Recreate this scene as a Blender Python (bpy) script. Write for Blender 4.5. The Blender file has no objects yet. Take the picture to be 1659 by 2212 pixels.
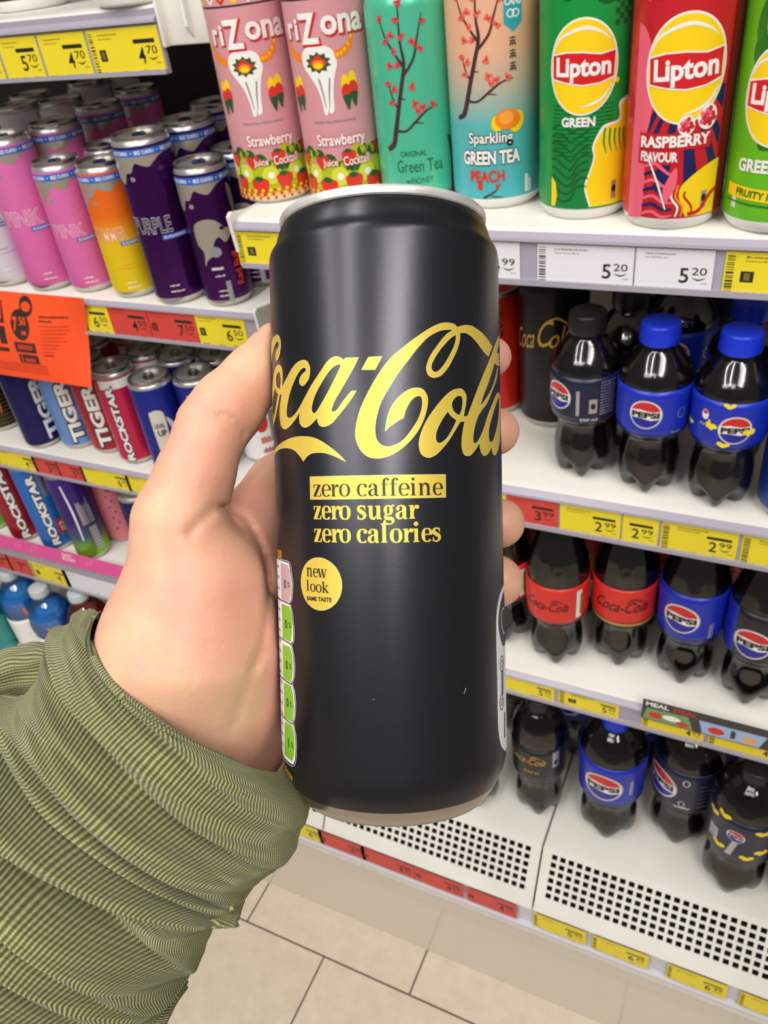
import bpy, bmesh, math, random
import numpy as np
from mathutils import Vector, Matrix
from mathutils.geometry import tessellate_polygon

random.seed(7)
scene = bpy.context.scene
COL = scene.collection

# ------------------------------------------------------------------ camera
FPX, CX, CY = 1745.353, 829.5, 1106.0            # photograph 1659 x 2212
ROT = np.array([[0.89962198, 0.17259321, -0.40111329],
                [0.42214065, -0.57872141, 0.69776701],
                [-0.111703, -0.79705277, -0.59348911]])   # columns: right, down, forward
EYE = np.array([0.0, 0.0, 1.36])
cam_data = bpy.data.cameras.new('camera')
cam = bpy.data.objects.new('camera', cam_data)
COL.objects.link(cam)
cam_data.sensor_fit = 'VERTICAL'
cam_data.sensor_height = 36.0
cam_data.sensor_width = 36.0
cam_data.lens = FPX / 2212 * 36.0
cam_data.clip_start = 0.01
cam_data.dof.use_dof = True
cam_data.dof.focus_distance = 0.186
cam_data.dof.aperture_fstop = 48.0
M = Matrix.Identity(4)
for i in range(3):
    M[i][0] = ROT[i][0]; M[i][1] = -ROT[i][1]; M[i][2] = -ROT[i][2]; M[i][3] = EYE[i]
cam.matrix_world = M
scene.camera = cam

# ------------------------------------------------------------------ view, world, lamps
scene.view_settings.view_transform = 'Standard'
scene.view_settings.look = 'None'
scene.view_settings.exposure = 0.0
scene.view_settings.gamma = 1.0
scene.view_settings.use_curve_mapping = False
world = bpy.data.worlds.new('store_air'); scene.world = world
world.use_nodes = True
wb = world.node_tree.nodes['Background']
wb.inputs[0].default_value = (1.0, 0.965, 0.92, 1)
wb.inputs[1].default_value = 0.15

def area(name, loc, sx, sy, power, rot=(0, 0, 0), color=(1, 0.97, 0.93)):
    l = bpy.data.lights.new(name, 'AREA'); l.shape = 'RECTANGLE'
    l.size = sx; l.size_y = sy; l.energy = power; l.color = color
    o = bpy.data.objects.new(name, l); o.location = loc; o.rotation_euler = rot
    COL.objects.link(o); return o
# rows of ceiling tubes over the aisle
for i, (x, w, p) in enumerate(((-1.25, .07, 20), (-0.50, .07, 21), (0.95, .10, 23))):
    area('ceiling_tube_light', (x, -0.80, 2.75), w, 2.2, p)
area('ceiling_panel_light', (0.85, -1.0, 2.76), 0.7, 1.3, 24, (math.radians(15), math.radians(15), 0))
area('ceiling_panel_light', (-0.75, -2.0, 2.74), 2.0, 0.5, 20, (math.radians(30), 0, 0))

# ------------------------------------------------------------------ helpers
def lin(c):
    out = []
    for v in c[:3]:
        v = v / 255.0
        out.append(v / 12.92 if v <= 0.04045 else ((v + 0.055) / 1.055) ** 2.4)
    return tuple(out) + (1.0,)

MATS = {}
def mat(name, rgb, rough=0.4, metal=0.0, coat=0.0, spec=0.5, fn=None):
    if name in MATS: return MATS[name]
    m = bpy.data.materials.new(name); m.use_nodes = True
    b = m.node_tree.nodes['Principled BSDF']
    b.inputs['Base Color'].default_value = lin(rgb)
    b.inputs['Roughness'].default_value = rough
    b.inputs['Metallic'].default_value = metal
    b.inputs['Coat Weight'].default_value = coat
    b.inputs['Specular IOR Level'].default_value = spec
    if fn: fn(m, m.node_tree, b)
    MATS[name] = m
    return m

def ray(x, y):
    return ROT @ np.array([x - CX, y - CY, FPX])
def at_y(x, y, Y):
    d = ray(x, y); return EYE + d / d[1] * Y
def at_z(x, y, z):
    d = ray(x, y); return EYE + d / d[2] * (z - EYE[2])
def P3(x, y, depth):
    d = np.array([x - CX, y - CY, FPX]) / FPX * depth
    return EYE + ROT @ d

def setp(o, label=None, cat=None, group=None, kind=None):
    if label: o['label'] = label
    if cat: o['category'] = cat
    if group: o['group'] = group
    if kind: o['kind'] = kind
    return o

def empty(name, loc, rz=0.0, label=None, cat=None, group=None):
    o = bpy.data.objects.new(name, None); COL.objects.link(o)
    o.empty_display_size = 0.02
    o.location = loc; o.rotation_euler = (0, 0, rz)
    return setp(o, label, cat, group)

def catmull(pts, closed=True, n=6):
    """pts: (x,y[,1]) where a third value 1 marks a sharp corner"""
    out = []; N = len(pts)
    def g(i): return pts[i % N] if closed else pts[max(0, min(N - 1, i))]
    for i in range(N if closed else N - 1):
        p0, p1, p2, p3 = g(i - 1), g(i), g(i + 1), g(i + 2)
        if len(p1) > 2 and p1[2]: p0 = p1
        if len(p2) > 2 and p2[2]: p3 = p2
        for k in range(n):
            t = k / n
            q = []
            for c in (0, 1):
                a, b, d, e = p0[c], p1[c], p2[c], p3[c]
                q.append(0.5 * (2 * b + (d - a) * t + (2 * a - 5 * b + 4 * d - e) * t * t + (3 * b - a - 3 * d + e) * t ** 3))
            out.append(tuple(q))
    if not closed: out.append(tuple(pts[-1][:2]))
    return out

def ribbon(pts, n=5, smooth=True):
    """pts (x,y,w): variable width stroke -> polygon"""
    if smooth and len(pts) > 2:
        P = []
        N = len(pts)
        for i in range(N - 1):
            p0, p1, p2, p3 = pts[max(0, i - 1)], pts[i], pts[i + 1], pts[min(N - 1, i + 2)]
            for k in range(n):
                t = k / n
                P.append([0.5 * (2 * p1[c] + (p2[c] - p0[c]) * t + (2 * p0[c] - 5 * p1[c] + 4 * p2[c] - p3[c]) * t * t + (3 * p1[c] - p0[c] - 3 * p2[c] + p3[c]) * t ** 3) for c in range(3)])
        P.append(list(pts[-1]))
    else:
        P = [list(p) for p in pts]
    L, R = [], []
    for i, p in enumerate(P):
        a = P[max(0, i - 1)]; b = P[min(len(P) - 1, i + 1)]
        dx, dy = b[0] - a[0], b[1] - a[1]; l = math.hypot(dx, dy) or 1
        w = max(p[2], 1e-6) / 2
        L.append((p[0] - dy / l * w, p[1] + dx / l * w)); R.append((p[0] + dy / l * w, p[1] - dx / l * w))
    return ('Q', L, R)

TEXTS = {}
def text_geo(s, off):
    key = (s, round(off, 4))
    if key in TEXTS: return TEXTS[key]
    cu = bpy.data.curves.new('t', 'FONT'); cu.body = s; cu.size = 1.0; cu.offset = off
    cu.resolution_u = 3; cu.dimensions = '2D'; cu.fill_mode = 'BOTH'
    ob = bpy.data.objects.new('t', cu); COL.objects.link(ob)
    me = bpy.data.meshes.new_from_object(ob)
    V = [(v.co.x, v.co.y) for v in me.vertices]; F = [tuple(p.vertices) for p in me.polygons]
    bpy.data.objects.remove(ob); bpy.data.curves.remove(cu); bpy.data.meshes.remove(me)
    TEXTS[key] = (V, F); return V, F

# 2-D artwork: list of (verts, faces, material, layer)
class Art:
    def __init__(s): s.items = []
    def poly(s, pts, m, layer=1, smooth=False, holes=(), n=5, closed=True):
        if smooth:
            pts = catmull(pts, True, n); holes = [catmull(h, True, n) for h in holes]
        loops = [[Vector((p[0], p[1], 0)) for p in pts]] + [[Vector((p[0], p[1], 0)) for p in h] for h in holes]
        tris = tessellate_polygon(loops)
        V = [(v.x, v.y) for l in loops for v in l]
        s.items.append((V, [tuple(t) for t in tris], m, layer)); return s
    def rect(s, x0, y0, x1, y1, m, layer=1):
        s.items.append(([(x0, y0), (x1, y0), (x1, y1), (x0, y1)], [(0, 1, 2, 3)], m, layer)); return s
    def disc(s, cx, cy, rx, ry, m, layer=1, n=28, rot=0.0):
        c, q = math.cos(rot), math.sin(rot); P = []
        for i in range(n):
            a = 2 * math.pi * i / n; x, y = rx * math.cos(a), ry * math.sin(a)
            P.append((cx + x * c - y * q, cy + x * q + y * c))
        s.items.append((P, [tuple(range(n))], m, layer)); return s
    def ring(s, cx, cy, rx, ry, w, m, layer=1, n=32):
        V = []; F = []
        for i in range(n):
            a = 2 * math.pi * i / n
            V.append((cx + rx * math.cos(a), cy + ry * math.sin(a))); V.append((cx + (rx - w) * math.cos(a), cy + (ry - w) * math.sin(a)))
        for i in range(n):
            j = (i + 1) % n; F.append((2 * i, 2 * j, 2 * j + 1, 2 * i + 1))
        s.items.append((V, F, m, layer)); return s
    def stroke(s, pts, m, layer=1, smooth=True, n=5):
        _, L, R = ribbon(pts, n, smooth)
        k = len(L); V = L + R
        s.items.append((V, [(i, i + 1, k + i + 1, k + i) for i in range(k - 1)], m, layer)); return s
    def text(s, body, cx, cy, w, h, m, layer=2, rot=0.0, off=0.0, outline=None, shear=0.0, shift=None):
        V, F = text_geo(body, off)
        x0 = min(v[0] for v in V); x1 = max(v[0] for v in V); y0 = min(v[1] for v in V); y1 = max(v[1] for v in V)
        if w is None: w = h * (x1 - x0) / (y1 - y0)
        sx, sy = w / (x1 - x0), h / (y1 - y0)
        c, q = math.cos(rot), math.sin(rot)
        def tf(V, dx=0, dy=0):
            o = []
            for x, y in V:
                a = (x - (x0 + x1) / 2) * sx; b = (y - (y0 + y1) / 2) * sy; a += shear * b
                o.append((cx + a * c - b * q + dx, cy + a * q + b * c + dy))
            return o
        if outline:
            V2, F2 = text_geo(body, off + outline[1])
            d = shift or (0, 0)
            s.items.append((tf(V2, *d), F2, outline[0], layer)); layer += 1
        s.items.append((tf(V), F, m, layer)); return s
    def moved(s, f):
        a = Art(); a.items = [([f(x, y) for x, y in V], F, m, l) for V, F, m, l in s.items]; return a

class B:
    """collects geometry of one part; build() links it as one mesh object"""
    def __init__(s): s.V = []; s.F = []; s.M = []; s.N = {}; s.mats = []
    def mi(s, m):
        if m not in s.mats: s.mats.append(m)
        return s.mats.index(m)
    def add(s, V, F, m):
        k = len(s.V); s.V += [tuple(v) for v in V]; s.F += [tuple(i + k for i in f) for f in F]; s.M += [s.mi(m)] * len(F); return k
    def lathe(s, prof, n=40, m=None, lobes=None):
        """prof: (r,z,material) from bottom to top; lobes(r,z,theta)->r"""
        k = len(s.V); R = len(prof)
        for (r, z, *_) in prof:
            for i in range(n):
                a = 2 * math.pi * i / n
                rr = lobes(r, z, a) if lobes else r
                zz = z
                if isinstance(rr, tuple): rr, zz = rr
                s.V.append((rr * math.sin(a), -rr * math.cos(a), zz))
        for j in range(R - 1):
            mm = s.mi(prof[j][2] if len(prof[j]) > 2 and prof[j][2] else m)
            for i in range(n):
                i2 = (i + 1) % n
                s.F.append((k + j * n + i, k + j * n + i2, k + (j + 1) * n + i2, k + (j + 1) * n + i)); s.M.append(mm)
        if prof[0][0] > 1e-5:
            s.F.append(tuple(k + i for i in range(n))[::-1]); s.M.append(s.mi(prof[0][2] if len(prof[0]) > 2 and prof[0][2] else m))
        if prof[-1][0] > 1e-5:
            s.F.append(tuple(k + (R - 1) * n + i for i in range(n))); s.M.append(s.mi(prof[-2][2] if len(prof[-2]) > 2 and prof[-2][2] else m))
        return s
    def box(s, x0, x1, y0, y1, z0, z1, m, bev=0.0):
        if bev <= 0:
            V = [(x, y, z) for z in (z0, z1) for y in (y0, y1) for x in (x0, x1)]
            s.add(V, [(0, 2, 3, 1), (4, 5, 7, 6), (0, 1, 5, 4), (2, 6, 7, 3), (0, 4, 6, 2), (1, 3, 7, 5)], m); return s
        bm = bmesh.new(); bmesh.ops.create_cube(bm, size=1)
        for v in bm.verts:
            v.co = Vector(((x0 + x1) / 2 + v.co.x * (x1 - x0), (y0 + y1) / 2 + v.co.y * (y1 - y0), (z0 + z1) / 2 + v.co.z * (z1 - z0)))
        bmesh.ops.bevel(bm, geom=bm.edges[:], offset=bev, segments=2, affect='EDGES', profile=0.5)
        s.frombm(bm, m); return s
    def frombm(s, bm, m):
        bm.verts.index_update()
        s.add([v.co[:] for v in bm.verts], [[v.index for v in f.verts] for f in bm.faces], m); bm.free()
    def prism(s, prof, x0, x1, m):
        """profile (y,z) extruded along x"""
        n = len(prof); V = [(x0, y, z) for y, z in prof] + [(x1, y, z) for y, z in prof]
        tr = tessellate_polygon([[Vector((y, z, 0)) for y, z in prof]])
        F = [(i, (i + 1) % n, n + (i + 1) % n, n + i) for i in range(n)]
        F += [tuple(t) for t in tr] + [tuple(n + i for i in t)[::-1] for t in tr]
        s.add(V, F, m); return s
    def art(s, art, fmap, du=None, layer_h=0.00015, dv=None):
        """wraps 2-D art (metres) onto a surface: fmap(u,v,offset)->(point, normal)"""
        for V, F, m, layer in art.items:
            bm = bmesh.new()
            vs = [bm.verts.new((x, y, 0)) for x, y in V]
            for f in F:
                try: bm.faces.new([vs[i] for i in f])
                except ValueError: pass
            if du:
                a = min(v[0] for v in V); b = max(v[0] for v in V)
                x = math.ceil(a / du) * du
                while x < b:
                    bmesh.ops.bisect_plane(bm, geom=bm.verts[:] + bm.edges[:] + bm.faces[:], plane_co=(x, 0, 0), plane_no=(1, 0, 0), dist=1e-7); x += du
            if dv:
                a = min(v[1] for v in V); b = max(v[1] for v in V)
                x = math.ceil(a / dv) * dv
                while x < b:
                    bmesh.ops.bisect_plane(bm, geom=bm.verts[:] + bm.edges[:] + bm.faces[:], plane_co=(0, x, 0), plane_no=(0, 1, 0), dist=1e-7); x += dv
            bmesh.ops.recalc_face_normals(bm, faces=bm.faces[:])
            bm.verts.index_update(); bm.normal_update()
            k = len(s.V)
            for v in bm.verts:
                p, nn = fmap(v.co.x, v.co.y, layer * layer_h)
                s.N[len(s.V)] = nn; s.V.append(tuple(p))
            mi = s.mi(m)
            for f in bm.faces:
                idx = [k + v.index for v in f.verts]
                if f.normal.z < 0: idx.reverse()
                s.F.append(tuple(idx)); s.M.append(mi)
            bm.free()
        return s
    def build(s, name, parent=None, smooth=True, angle=35):
        me = bpy.data.meshes.new(name)
        me.from_pydata(s.V, [], s.F)
        for m in s.mats: me.materials.append(m)
        me.polygons.foreach_set('material_index', s.M)
        if smooth:
            me.polygons.foreach_set('use_smooth', [True] * len(s.F))
            me.set_sharp_from_angle(angle=math.radians(angle))
            if s.N:
                nn = [s.N.get(i, (0, 0, 0)) for i in range(len(s.V))]
                me.normals_split_custom_set_from_vertices(nn)
        me.update()
        o = bpy.data.objects.new(name, me); COL.objects.link(o)
        if parent: o.parent = parent
        return o

def cyl_map(r, flat=None):
    def f(u, v, off):
        rr = r(v) if callable(r) else r
        a = u / (r(v) if callable(r) else r) if not flat else u / flat
        return ((rr + off) * math.sin(a), -(rr + off) * math.cos(a), v), (math.sin(a), -math.cos(a), 0)
    return f
def front_map(x0, y0, z0, tilt=0.0):
    """plane facing -Y at (x0,y0,z0)"""
    c, q = math.cos(tilt), math.sin(tilt)
    def f(u, v, off):
        return (x0 + u, y0 - off * c + v * q, z0 + v * c + off * q), (0, -c, q)
    return f

def copy_tree(o, parent=None):
    c = o.copy(); COL.objects.link(c); c.parent = parent
    for ch in list(o.children): copy_tree(ch, c)
    return c
# ------------------------------------------------------------------ materials
def nd(nt, t, **kw):
    n = nt.nodes.new(t)
    for k, v in kw.items(): setattr(n, k, v)
    return n
def noise_bump(scale, strength, dist=0.001):
    def fn(m, nt, b):
        tc = nd(nt, 'ShaderNodeTexCoord'); no = nd(nt, 'ShaderNodeTexNoise'); no.inputs['Scale'].default_value = scale; no.inputs['Detail'].default_value = 4
        bu = nd(nt, 'ShaderNodeBump'); bu.inputs['Strength'].default_value = strength; bu.inputs['Distance'].default_value = dist
        nt.links.new(tc.outputs['Object'], no.inputs['Vector']); nt.links.new(no.outputs['Fac'], bu.inputs['Height']); nt.links.new(bu.outputs['Normal'], b.inputs['Normal'])
    return fn
def tint_noise(c1, c2, scale, rough_too=False, detail=5):
    def fn(m, nt, b):
        tc = nd(nt, 'ShaderNodeTexCoord'); no = nd(nt, 'ShaderNodeTexNoise'); no.inputs['Scale'].default_value = scale; no.inputs['Detail'].default_value = detail
        cr = nd(nt, 'ShaderNodeValToRGB'); cr.color_ramp.elements[0].position = 0.35; cr.color_ramp.elements[1].position = 0.65
        cr.color_ramp.elements[0].color = lin(c1); cr.color_ramp.elements[1].color = lin(c2)
        nt.links.new(tc.outputs['Object'], no.inputs['Vector']); nt.links.new(no.outputs['Fac'], cr.inputs['Fac']); nt.links.new(cr.outputs['Color'], b.inputs['Base Color'])
    return fn

white_metal = mat('white_painted_metal', (226, 222, 214), 0.35, fn=tint_noise((222, 218, 209), (232, 229, 222), 9))
white_plastic = mat('white_plastic', (232, 229, 222), 0.3)
rail_grey = mat('rail_grey_plastic', (164, 158, 172), 0.3)
rail_pale = mat('rail_pale_plastic', (206, 203, 212), 0.22)
rail_dark = mat('rail_dark_insert', (92, 90, 104), 0.45)
back_dark = mat('back_panel_grey', (52, 50, 50), 0.6)
hole_shade = mat('painted_cavity_shade', (14, 13, 13), 0.7)  # near-black colour standing for the shade behind the grille holes
yellow_card = mat('yellow_card', (232, 212, 40), 0.45)
red_card = mat('red_card', (208, 66, 58), 0.45)
pink_card = mat('pink_card', (232, 84, 160), 0.4)
white_card = mat('white_card', (226, 224, 230), 0.4)
orange_paper = mat('orange_paper', (255, 84, 34), 0.55)
ink = mat('black_ink', (30, 27, 24), 0.5)
ink_soft = mat('faded_ink', (118, 106, 32), 0.5)
ink_grey = mat('grey_ink', (140, 138, 142), 0.5)
ink_rust = mat('rust_ink', (150, 44, 30), 0.5)

def floor_fn(m, nt, b):
    """long stone tiles in rows, running bond"""
    tc = nd(nt, 'ShaderNodeTexCoord'); mp = nd(nt, 'ShaderNodeMapping')
    mp.inputs['Location'].default_value = (0.495, -0.4625, 0)
    br = nd(nt, 'ShaderNodeTexBrick'); br.offset = 0.5; br.offset_frequency = 2
    br.inputs['Scale'].default_value = 1.0; br.inputs['Mortar Size'].default_value = 0.0016; br.inputs['Mortar Smooth'].default_value = 0.1
    br.inputs['Brick Width'].default_value = 0.306; br.inputs['Row Height'].default_value = 0.306; br.inputs['Bias'].default_value = 0
    br.inputs['Color1'].default_value = lin((216, 202, 182)); br.inputs['Color2'].default_value = lin((211, 197, 177)); br.inputs['Mortar'].default_value = lin((92, 78, 74))
    no = nd(nt, 'ShaderNodeTexNoise'); no.inputs['Scale'].default_value = 38; no.inputs['Detail'].default_value = 8; no.inputs['Roughness'].default_value = 0.65
    cr = nd(nt, 'ShaderNodeValToRGB'); cr.color_ramp.elements[0].position = 0.3; cr.color_ramp.elements[1].position = 0.72
    cr.color_ramp.elements[0].color = (0.86, 0.84, 0.82, 1); cr.color_ramp.elements[1].color = (1, 1, 1, 1)
    mx = nd(nt, 'ShaderNodeMix', data_type='RGBA', blend_type='MULTIPLY'); mx.inputs['Factor'].default_value = 1
    nt.links.new(tc.outputs['Object'], mp.inputs['Vector']); nt.links.new(mp.outputs['Vector'], br.inputs['Vector'])
    nt.links.new(tc.outputs['Object'], no.inputs['Vector']); nt.links.new(no.outputs['Fac'], cr.inputs['Fac'])
    nt.links.new(br.outputs['Color'], mx.inputs['A']); nt.links.new(cr.outputs['Color'], mx.inputs['B'])
    nt.links.new(mx.outputs['Result'], b.inputs['Base Color'])
floor_mat = mat('floor_tiles', (205, 190, 170), 0.42, fn=floor_fn)

# ------------------------------------------------------------------ floor
b = B(); b.box(-3.2, 2.6, -2.2, 1.3, -0.05, 0.0, floor_mat)
fl = b.build('floor', smooth=False); setp(fl, 'beige stone tile floor with dark grout lines', 'floor', kind='structure')
fl.location = (0, 0, 0)

# ------------------------------------------------------------------ gondola
YR, YL, YB = 0.52, 0.63, 1.02        # front planes of right and left shelves, back panel
E0 = 1.36
XS = -0.394                          # left end of the right bay
b = B(); b.box(-1.75, -0.46, YB, YB + 0.02, 0.1, 1.75, back_dark); o = b.build('shelving_back_panel', smooth=False)
setp(o, 'dark grey back panel behind the energy drink shelves', 'back panel')
b = B(); b.box(-0.458, 0.75, YB, YB + 0.02, 0.1, 1.75, back_dark); o = b.build('shelving_back_panel', smooth=False)
setp(o, 'dark grey back panel behind the iced tea and cola shelves', 'back panel')

def shelf(label, x0, x1, yf, ztop, zstrip_top, zbot, left_end=False, right_end=False):
    """deck with rounded lip, a price rail and, where seen, the slotted end cap"""
    t = empty('shelf', ((x0 + x1) / 2, yf, ztop), 0, label, 'shelf', 'shelves of the drinks aisle')
    ox, oy, oz = (x0 + x1) / 2, yf, ztop
    d = B()
    prof = [(0.0, -0.004), (0.0015, -0.0012), (0.005, 0.0), (YB - yf - 0.002, 0.0), (YB - yf - 0.002, -0.022), (0.012, -0.022), (0.012, -0.016), (0.0, -0.016)]
    d.prism(prof, x0 - ox, x1 - ox, white_metal)
    d.build('deck', t, angle=25)
    r = B()
    a, zz = zstrip_top - oz, zbot - oz
    r.prism([(-0.001, -0.003), (0.002, -0.003), (0.002, zz), (-0.006, zz), (-0.0062, zz + 0.004), (-0.0022, zz + 0.0035), (-0.0022, a + 0.0005), (-0.0062, a + 0.001), (-0.0058, a + 0.003), (-0.001, a + 0.006)], x0 - ox + 0.001, x1 - ox - 0.001, rail_grey)
    r.build('price_rail', t, angle=25)
    for flag, xe, sx in ((left_end, x0, -1), (right_end, x1, 1)):
        if not flag: continue
        e = B(); xa = xe - ox
        xs = sorted((xa, xa + sx * 0.003))
        e.prism([(-0.0075, 0.003), (-0.003, 0.0055), (0.004, 0.004), (0.02, 0.001), (0.1, -0.001), (0.1, zz + 0.01), (0.01, zz + 0.004), (-0.004, zz + 0.012)], xs[0], xs[1], white_plastic)
        e.build('end_cap', t, angle=25)
    return t
Z = lambda z: E0 + z
shelf('white shelf carrying the tall iced tea cans', XS, 0.75, YR, Z(-.177), Z(-.1855), Z(-.2145), left_end=True)
shelf('white shelf carrying the short cola bottles with blue caps', XS, 0.75, YR, Z(-.386), Z(-.3945), Z(-.4245))
shelf('white shelf carrying half litre cola bottles with red and blue labels', XS, 0.75, YR, Z(-.612), Z(-.6175), Z(-.6415))
sx1 = -0.476
shelf('topmost shelf with 5.70 and 4.70 yellow labels', -1.75, sx1 - 0.035, YL, Z(-.040), Z(-.0535), Z(-.0915), right_end=False)
shelf('white shelf carrying pink, orange and purple slim cans', -1.75, sx1, YL, Z(-.3085), Z(-.3155), Z(-.3515), right_end=True)
shelf('white shelf carrying striped vertical lettered slim cans', -1.75, sx1, YL, Z(-.547), Z(-.5535), Z(-.5845))
shelf('white shelf with pink topper strip carrying tilted looking cans', -1.75, sx1, YL, Z(-.745), Z(-.7575), Z(-.818))

# slotted hanging bracket at the end of the top left shelf
br = empty('shelf_bracket', (sx1 - .02, YL, Z(-.06)), 0, 'white folded metal shelf bracket beside the yellow 4.70 label', 'bracket')
q = B(); q.box(-0.014, 0.07, 0.004, 0.34, -0.012, 0.034, white_metal, 0.002); q.build('end_box', br)
q = B(); q.box(-0.0148, -0.0115, -0.004, 0.02, -0.012, 0.038, white_plastic, 0.0014)
q.build('hook_plate', br)
q = B(); q.prism([(0, 0.034), (0, 0.002), (0.008, -0.008), (0.06, -0.004), (0.06, 0.034)], 0.0, 0.003, white_plastic)
q.build('side_flap', br).location = (0.012, -0.003, 0)

# base cabinet, deck panels with perforated fronts
bx0, bx1 = -1.75, 0.78
base = empty('base_cabinet', (-0.4, YR, 0), 0, 'low white base cabinet standing on the tiled floor under all shelves', 'base unit')
q = B(); q.box(bx0 + .4, bx1 + .4, 0.016, 0.028, 0.0, Z(-1.10), mat('kick_panel_gloss', (214, 204, 190), 0.16, coat=0.3)); q.build('kick_panel', base, smooth=False)
q = B(); q.prism([(0.0, Z(-1.118)), (0.0, Z(-1.134)), (0.002, Z(-1.139)), (0.03, Z(-1.139)), (0.03, Z(-1.118))], bx0 + .4, bx1 + .4, white_metal); q.build('bottom_rail', base, angle=25)
q = B(); q.prism([(0.006, Z(-1.071)), (0.012, Z(-1.071)), (0.012, Z(-1.12)), (-0.0015, Z(-1.12)), (-0.0015, Z(-1.115)), (0.006, Z(-1.114))], bx0 + .4, bx1 + .4, rail_pale); q.build('price_rail', base, angle=25)
ZD, ZG = Z(-.990), Z(-1.068)
YG = 0.568
def grille_panel(x0, x1, label):
    t = empty('grille_panel', (x0, YR, ZD), 0, label, 'shelf panel', 'perforated base deck panels')
    W = x1 - x0 - 0.0016
    d = B(); d.box(0.0008, W, YG - YR, YB - YR, -0.012, 0, white_metal, 0.0012); d.build('deck', t)
    # sloping perforated plate: grid with square holes
    p = 0.0108; hole = 0.0070; ny = 6
    A = np.array([YG - YR, -0.0005]); Bp = np.array([0.0, ZG - ZD]); D = Bp - A; L = np.linalg.norm(D); D /= L; Nn = np.array([D[1], -D[0]])
    if Nn[1] < 0: Nn = -Nn
    nx = int((W - 0.014) / p); mx = (W - nx * p) / 2
    xs = [0.0008] ; 
    for i in range(nx): xs += [mx + i * p + (p - hole) / 2, mx + i * p + (p + hole) / 2]
    xs.append(W)
    m0 = 0.005; ys = [0.0]
    for j in range(ny): ys += [m0 + j * p + (p - hole) / 2, m0 + j * p + (p + hole) / 2]
    ys.append(L)
    g = B(); th = 0.0012
    nX, nY = len(xs), len(ys)
    V = []
    for side in (0, 1):
        for y in ys:
            q2 = A + D * y - Nn * th * side
            for x in xs: V.append((x, q2[0], q2[1]))
    F = []
    o2 = nX * nY
    hol = lambda i, j: (i % 2 == 1) and (j % 2 == 1)
    for j in range(nY - 1):
        for i in range(nX - 1):
            a, b2, c, d2 = j * nX + i, j * nX + i + 1, (j + 1) * nX + i + 1, (j + 1) * nX + i
            if hol(i, j):
                for u, v in ((a, b2), (b2, c), (c, d2), (d2, a)): F.append((u, v, v + o2, u + o2))
            else:
                F.append((a, d2, c, b2)); F.append((a + o2, b2 + o2, c + o2, d2 + o2))
    # outer rim
    for i in range(nX - 1):
        F.append((i, i + 1, i + 1 + o2, i + o2)); k = (nY - 1) * nX; F.append((k + i, k + i + o2, k + i + 1 + o2, k + i + 1))
    g.add(V, F, white_metal)
    g.build('perforated_plate', t, smooth=False)
    bk = B(); bk.box(0.002, W - 0.002, 0.02, YG - YR + .02, ZG - ZD - .01, ZG - ZD - .004, hole_shade); bk.build('duct_shade_tray', t, smooth=False)  # dark sheet painting the shade seen through the holes
for k, (x0, lab) in enumerate(((-1.424, 'perforated white base panel at the left picture edge under the teal bottle'), (-1.108, 'perforated white base panel hidden mostly behind the sleeve'), (-0.792, 'perforated white base panel left of the held can'), (-0.476, 'perforated white base panel directly under the held can'),
                (-0.16, 'widest seen perforated white base panel, under the blue capped bottle'), (0.156, 'perforated white base panel at the right edge of the picture'))):
    grille_panel(x0, x0 + 0.316, lab)
b = B(); b.box(-1.74, 0.77, YR + 0.045, YB - .01, 0.02, Z(-1.085), hole_shade); ob = b.build('duct_shade_floor', base, smooth=False); ob.location = (0.4, -YR, 0)  # near-black block, shade under the deck put into its colour

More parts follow.
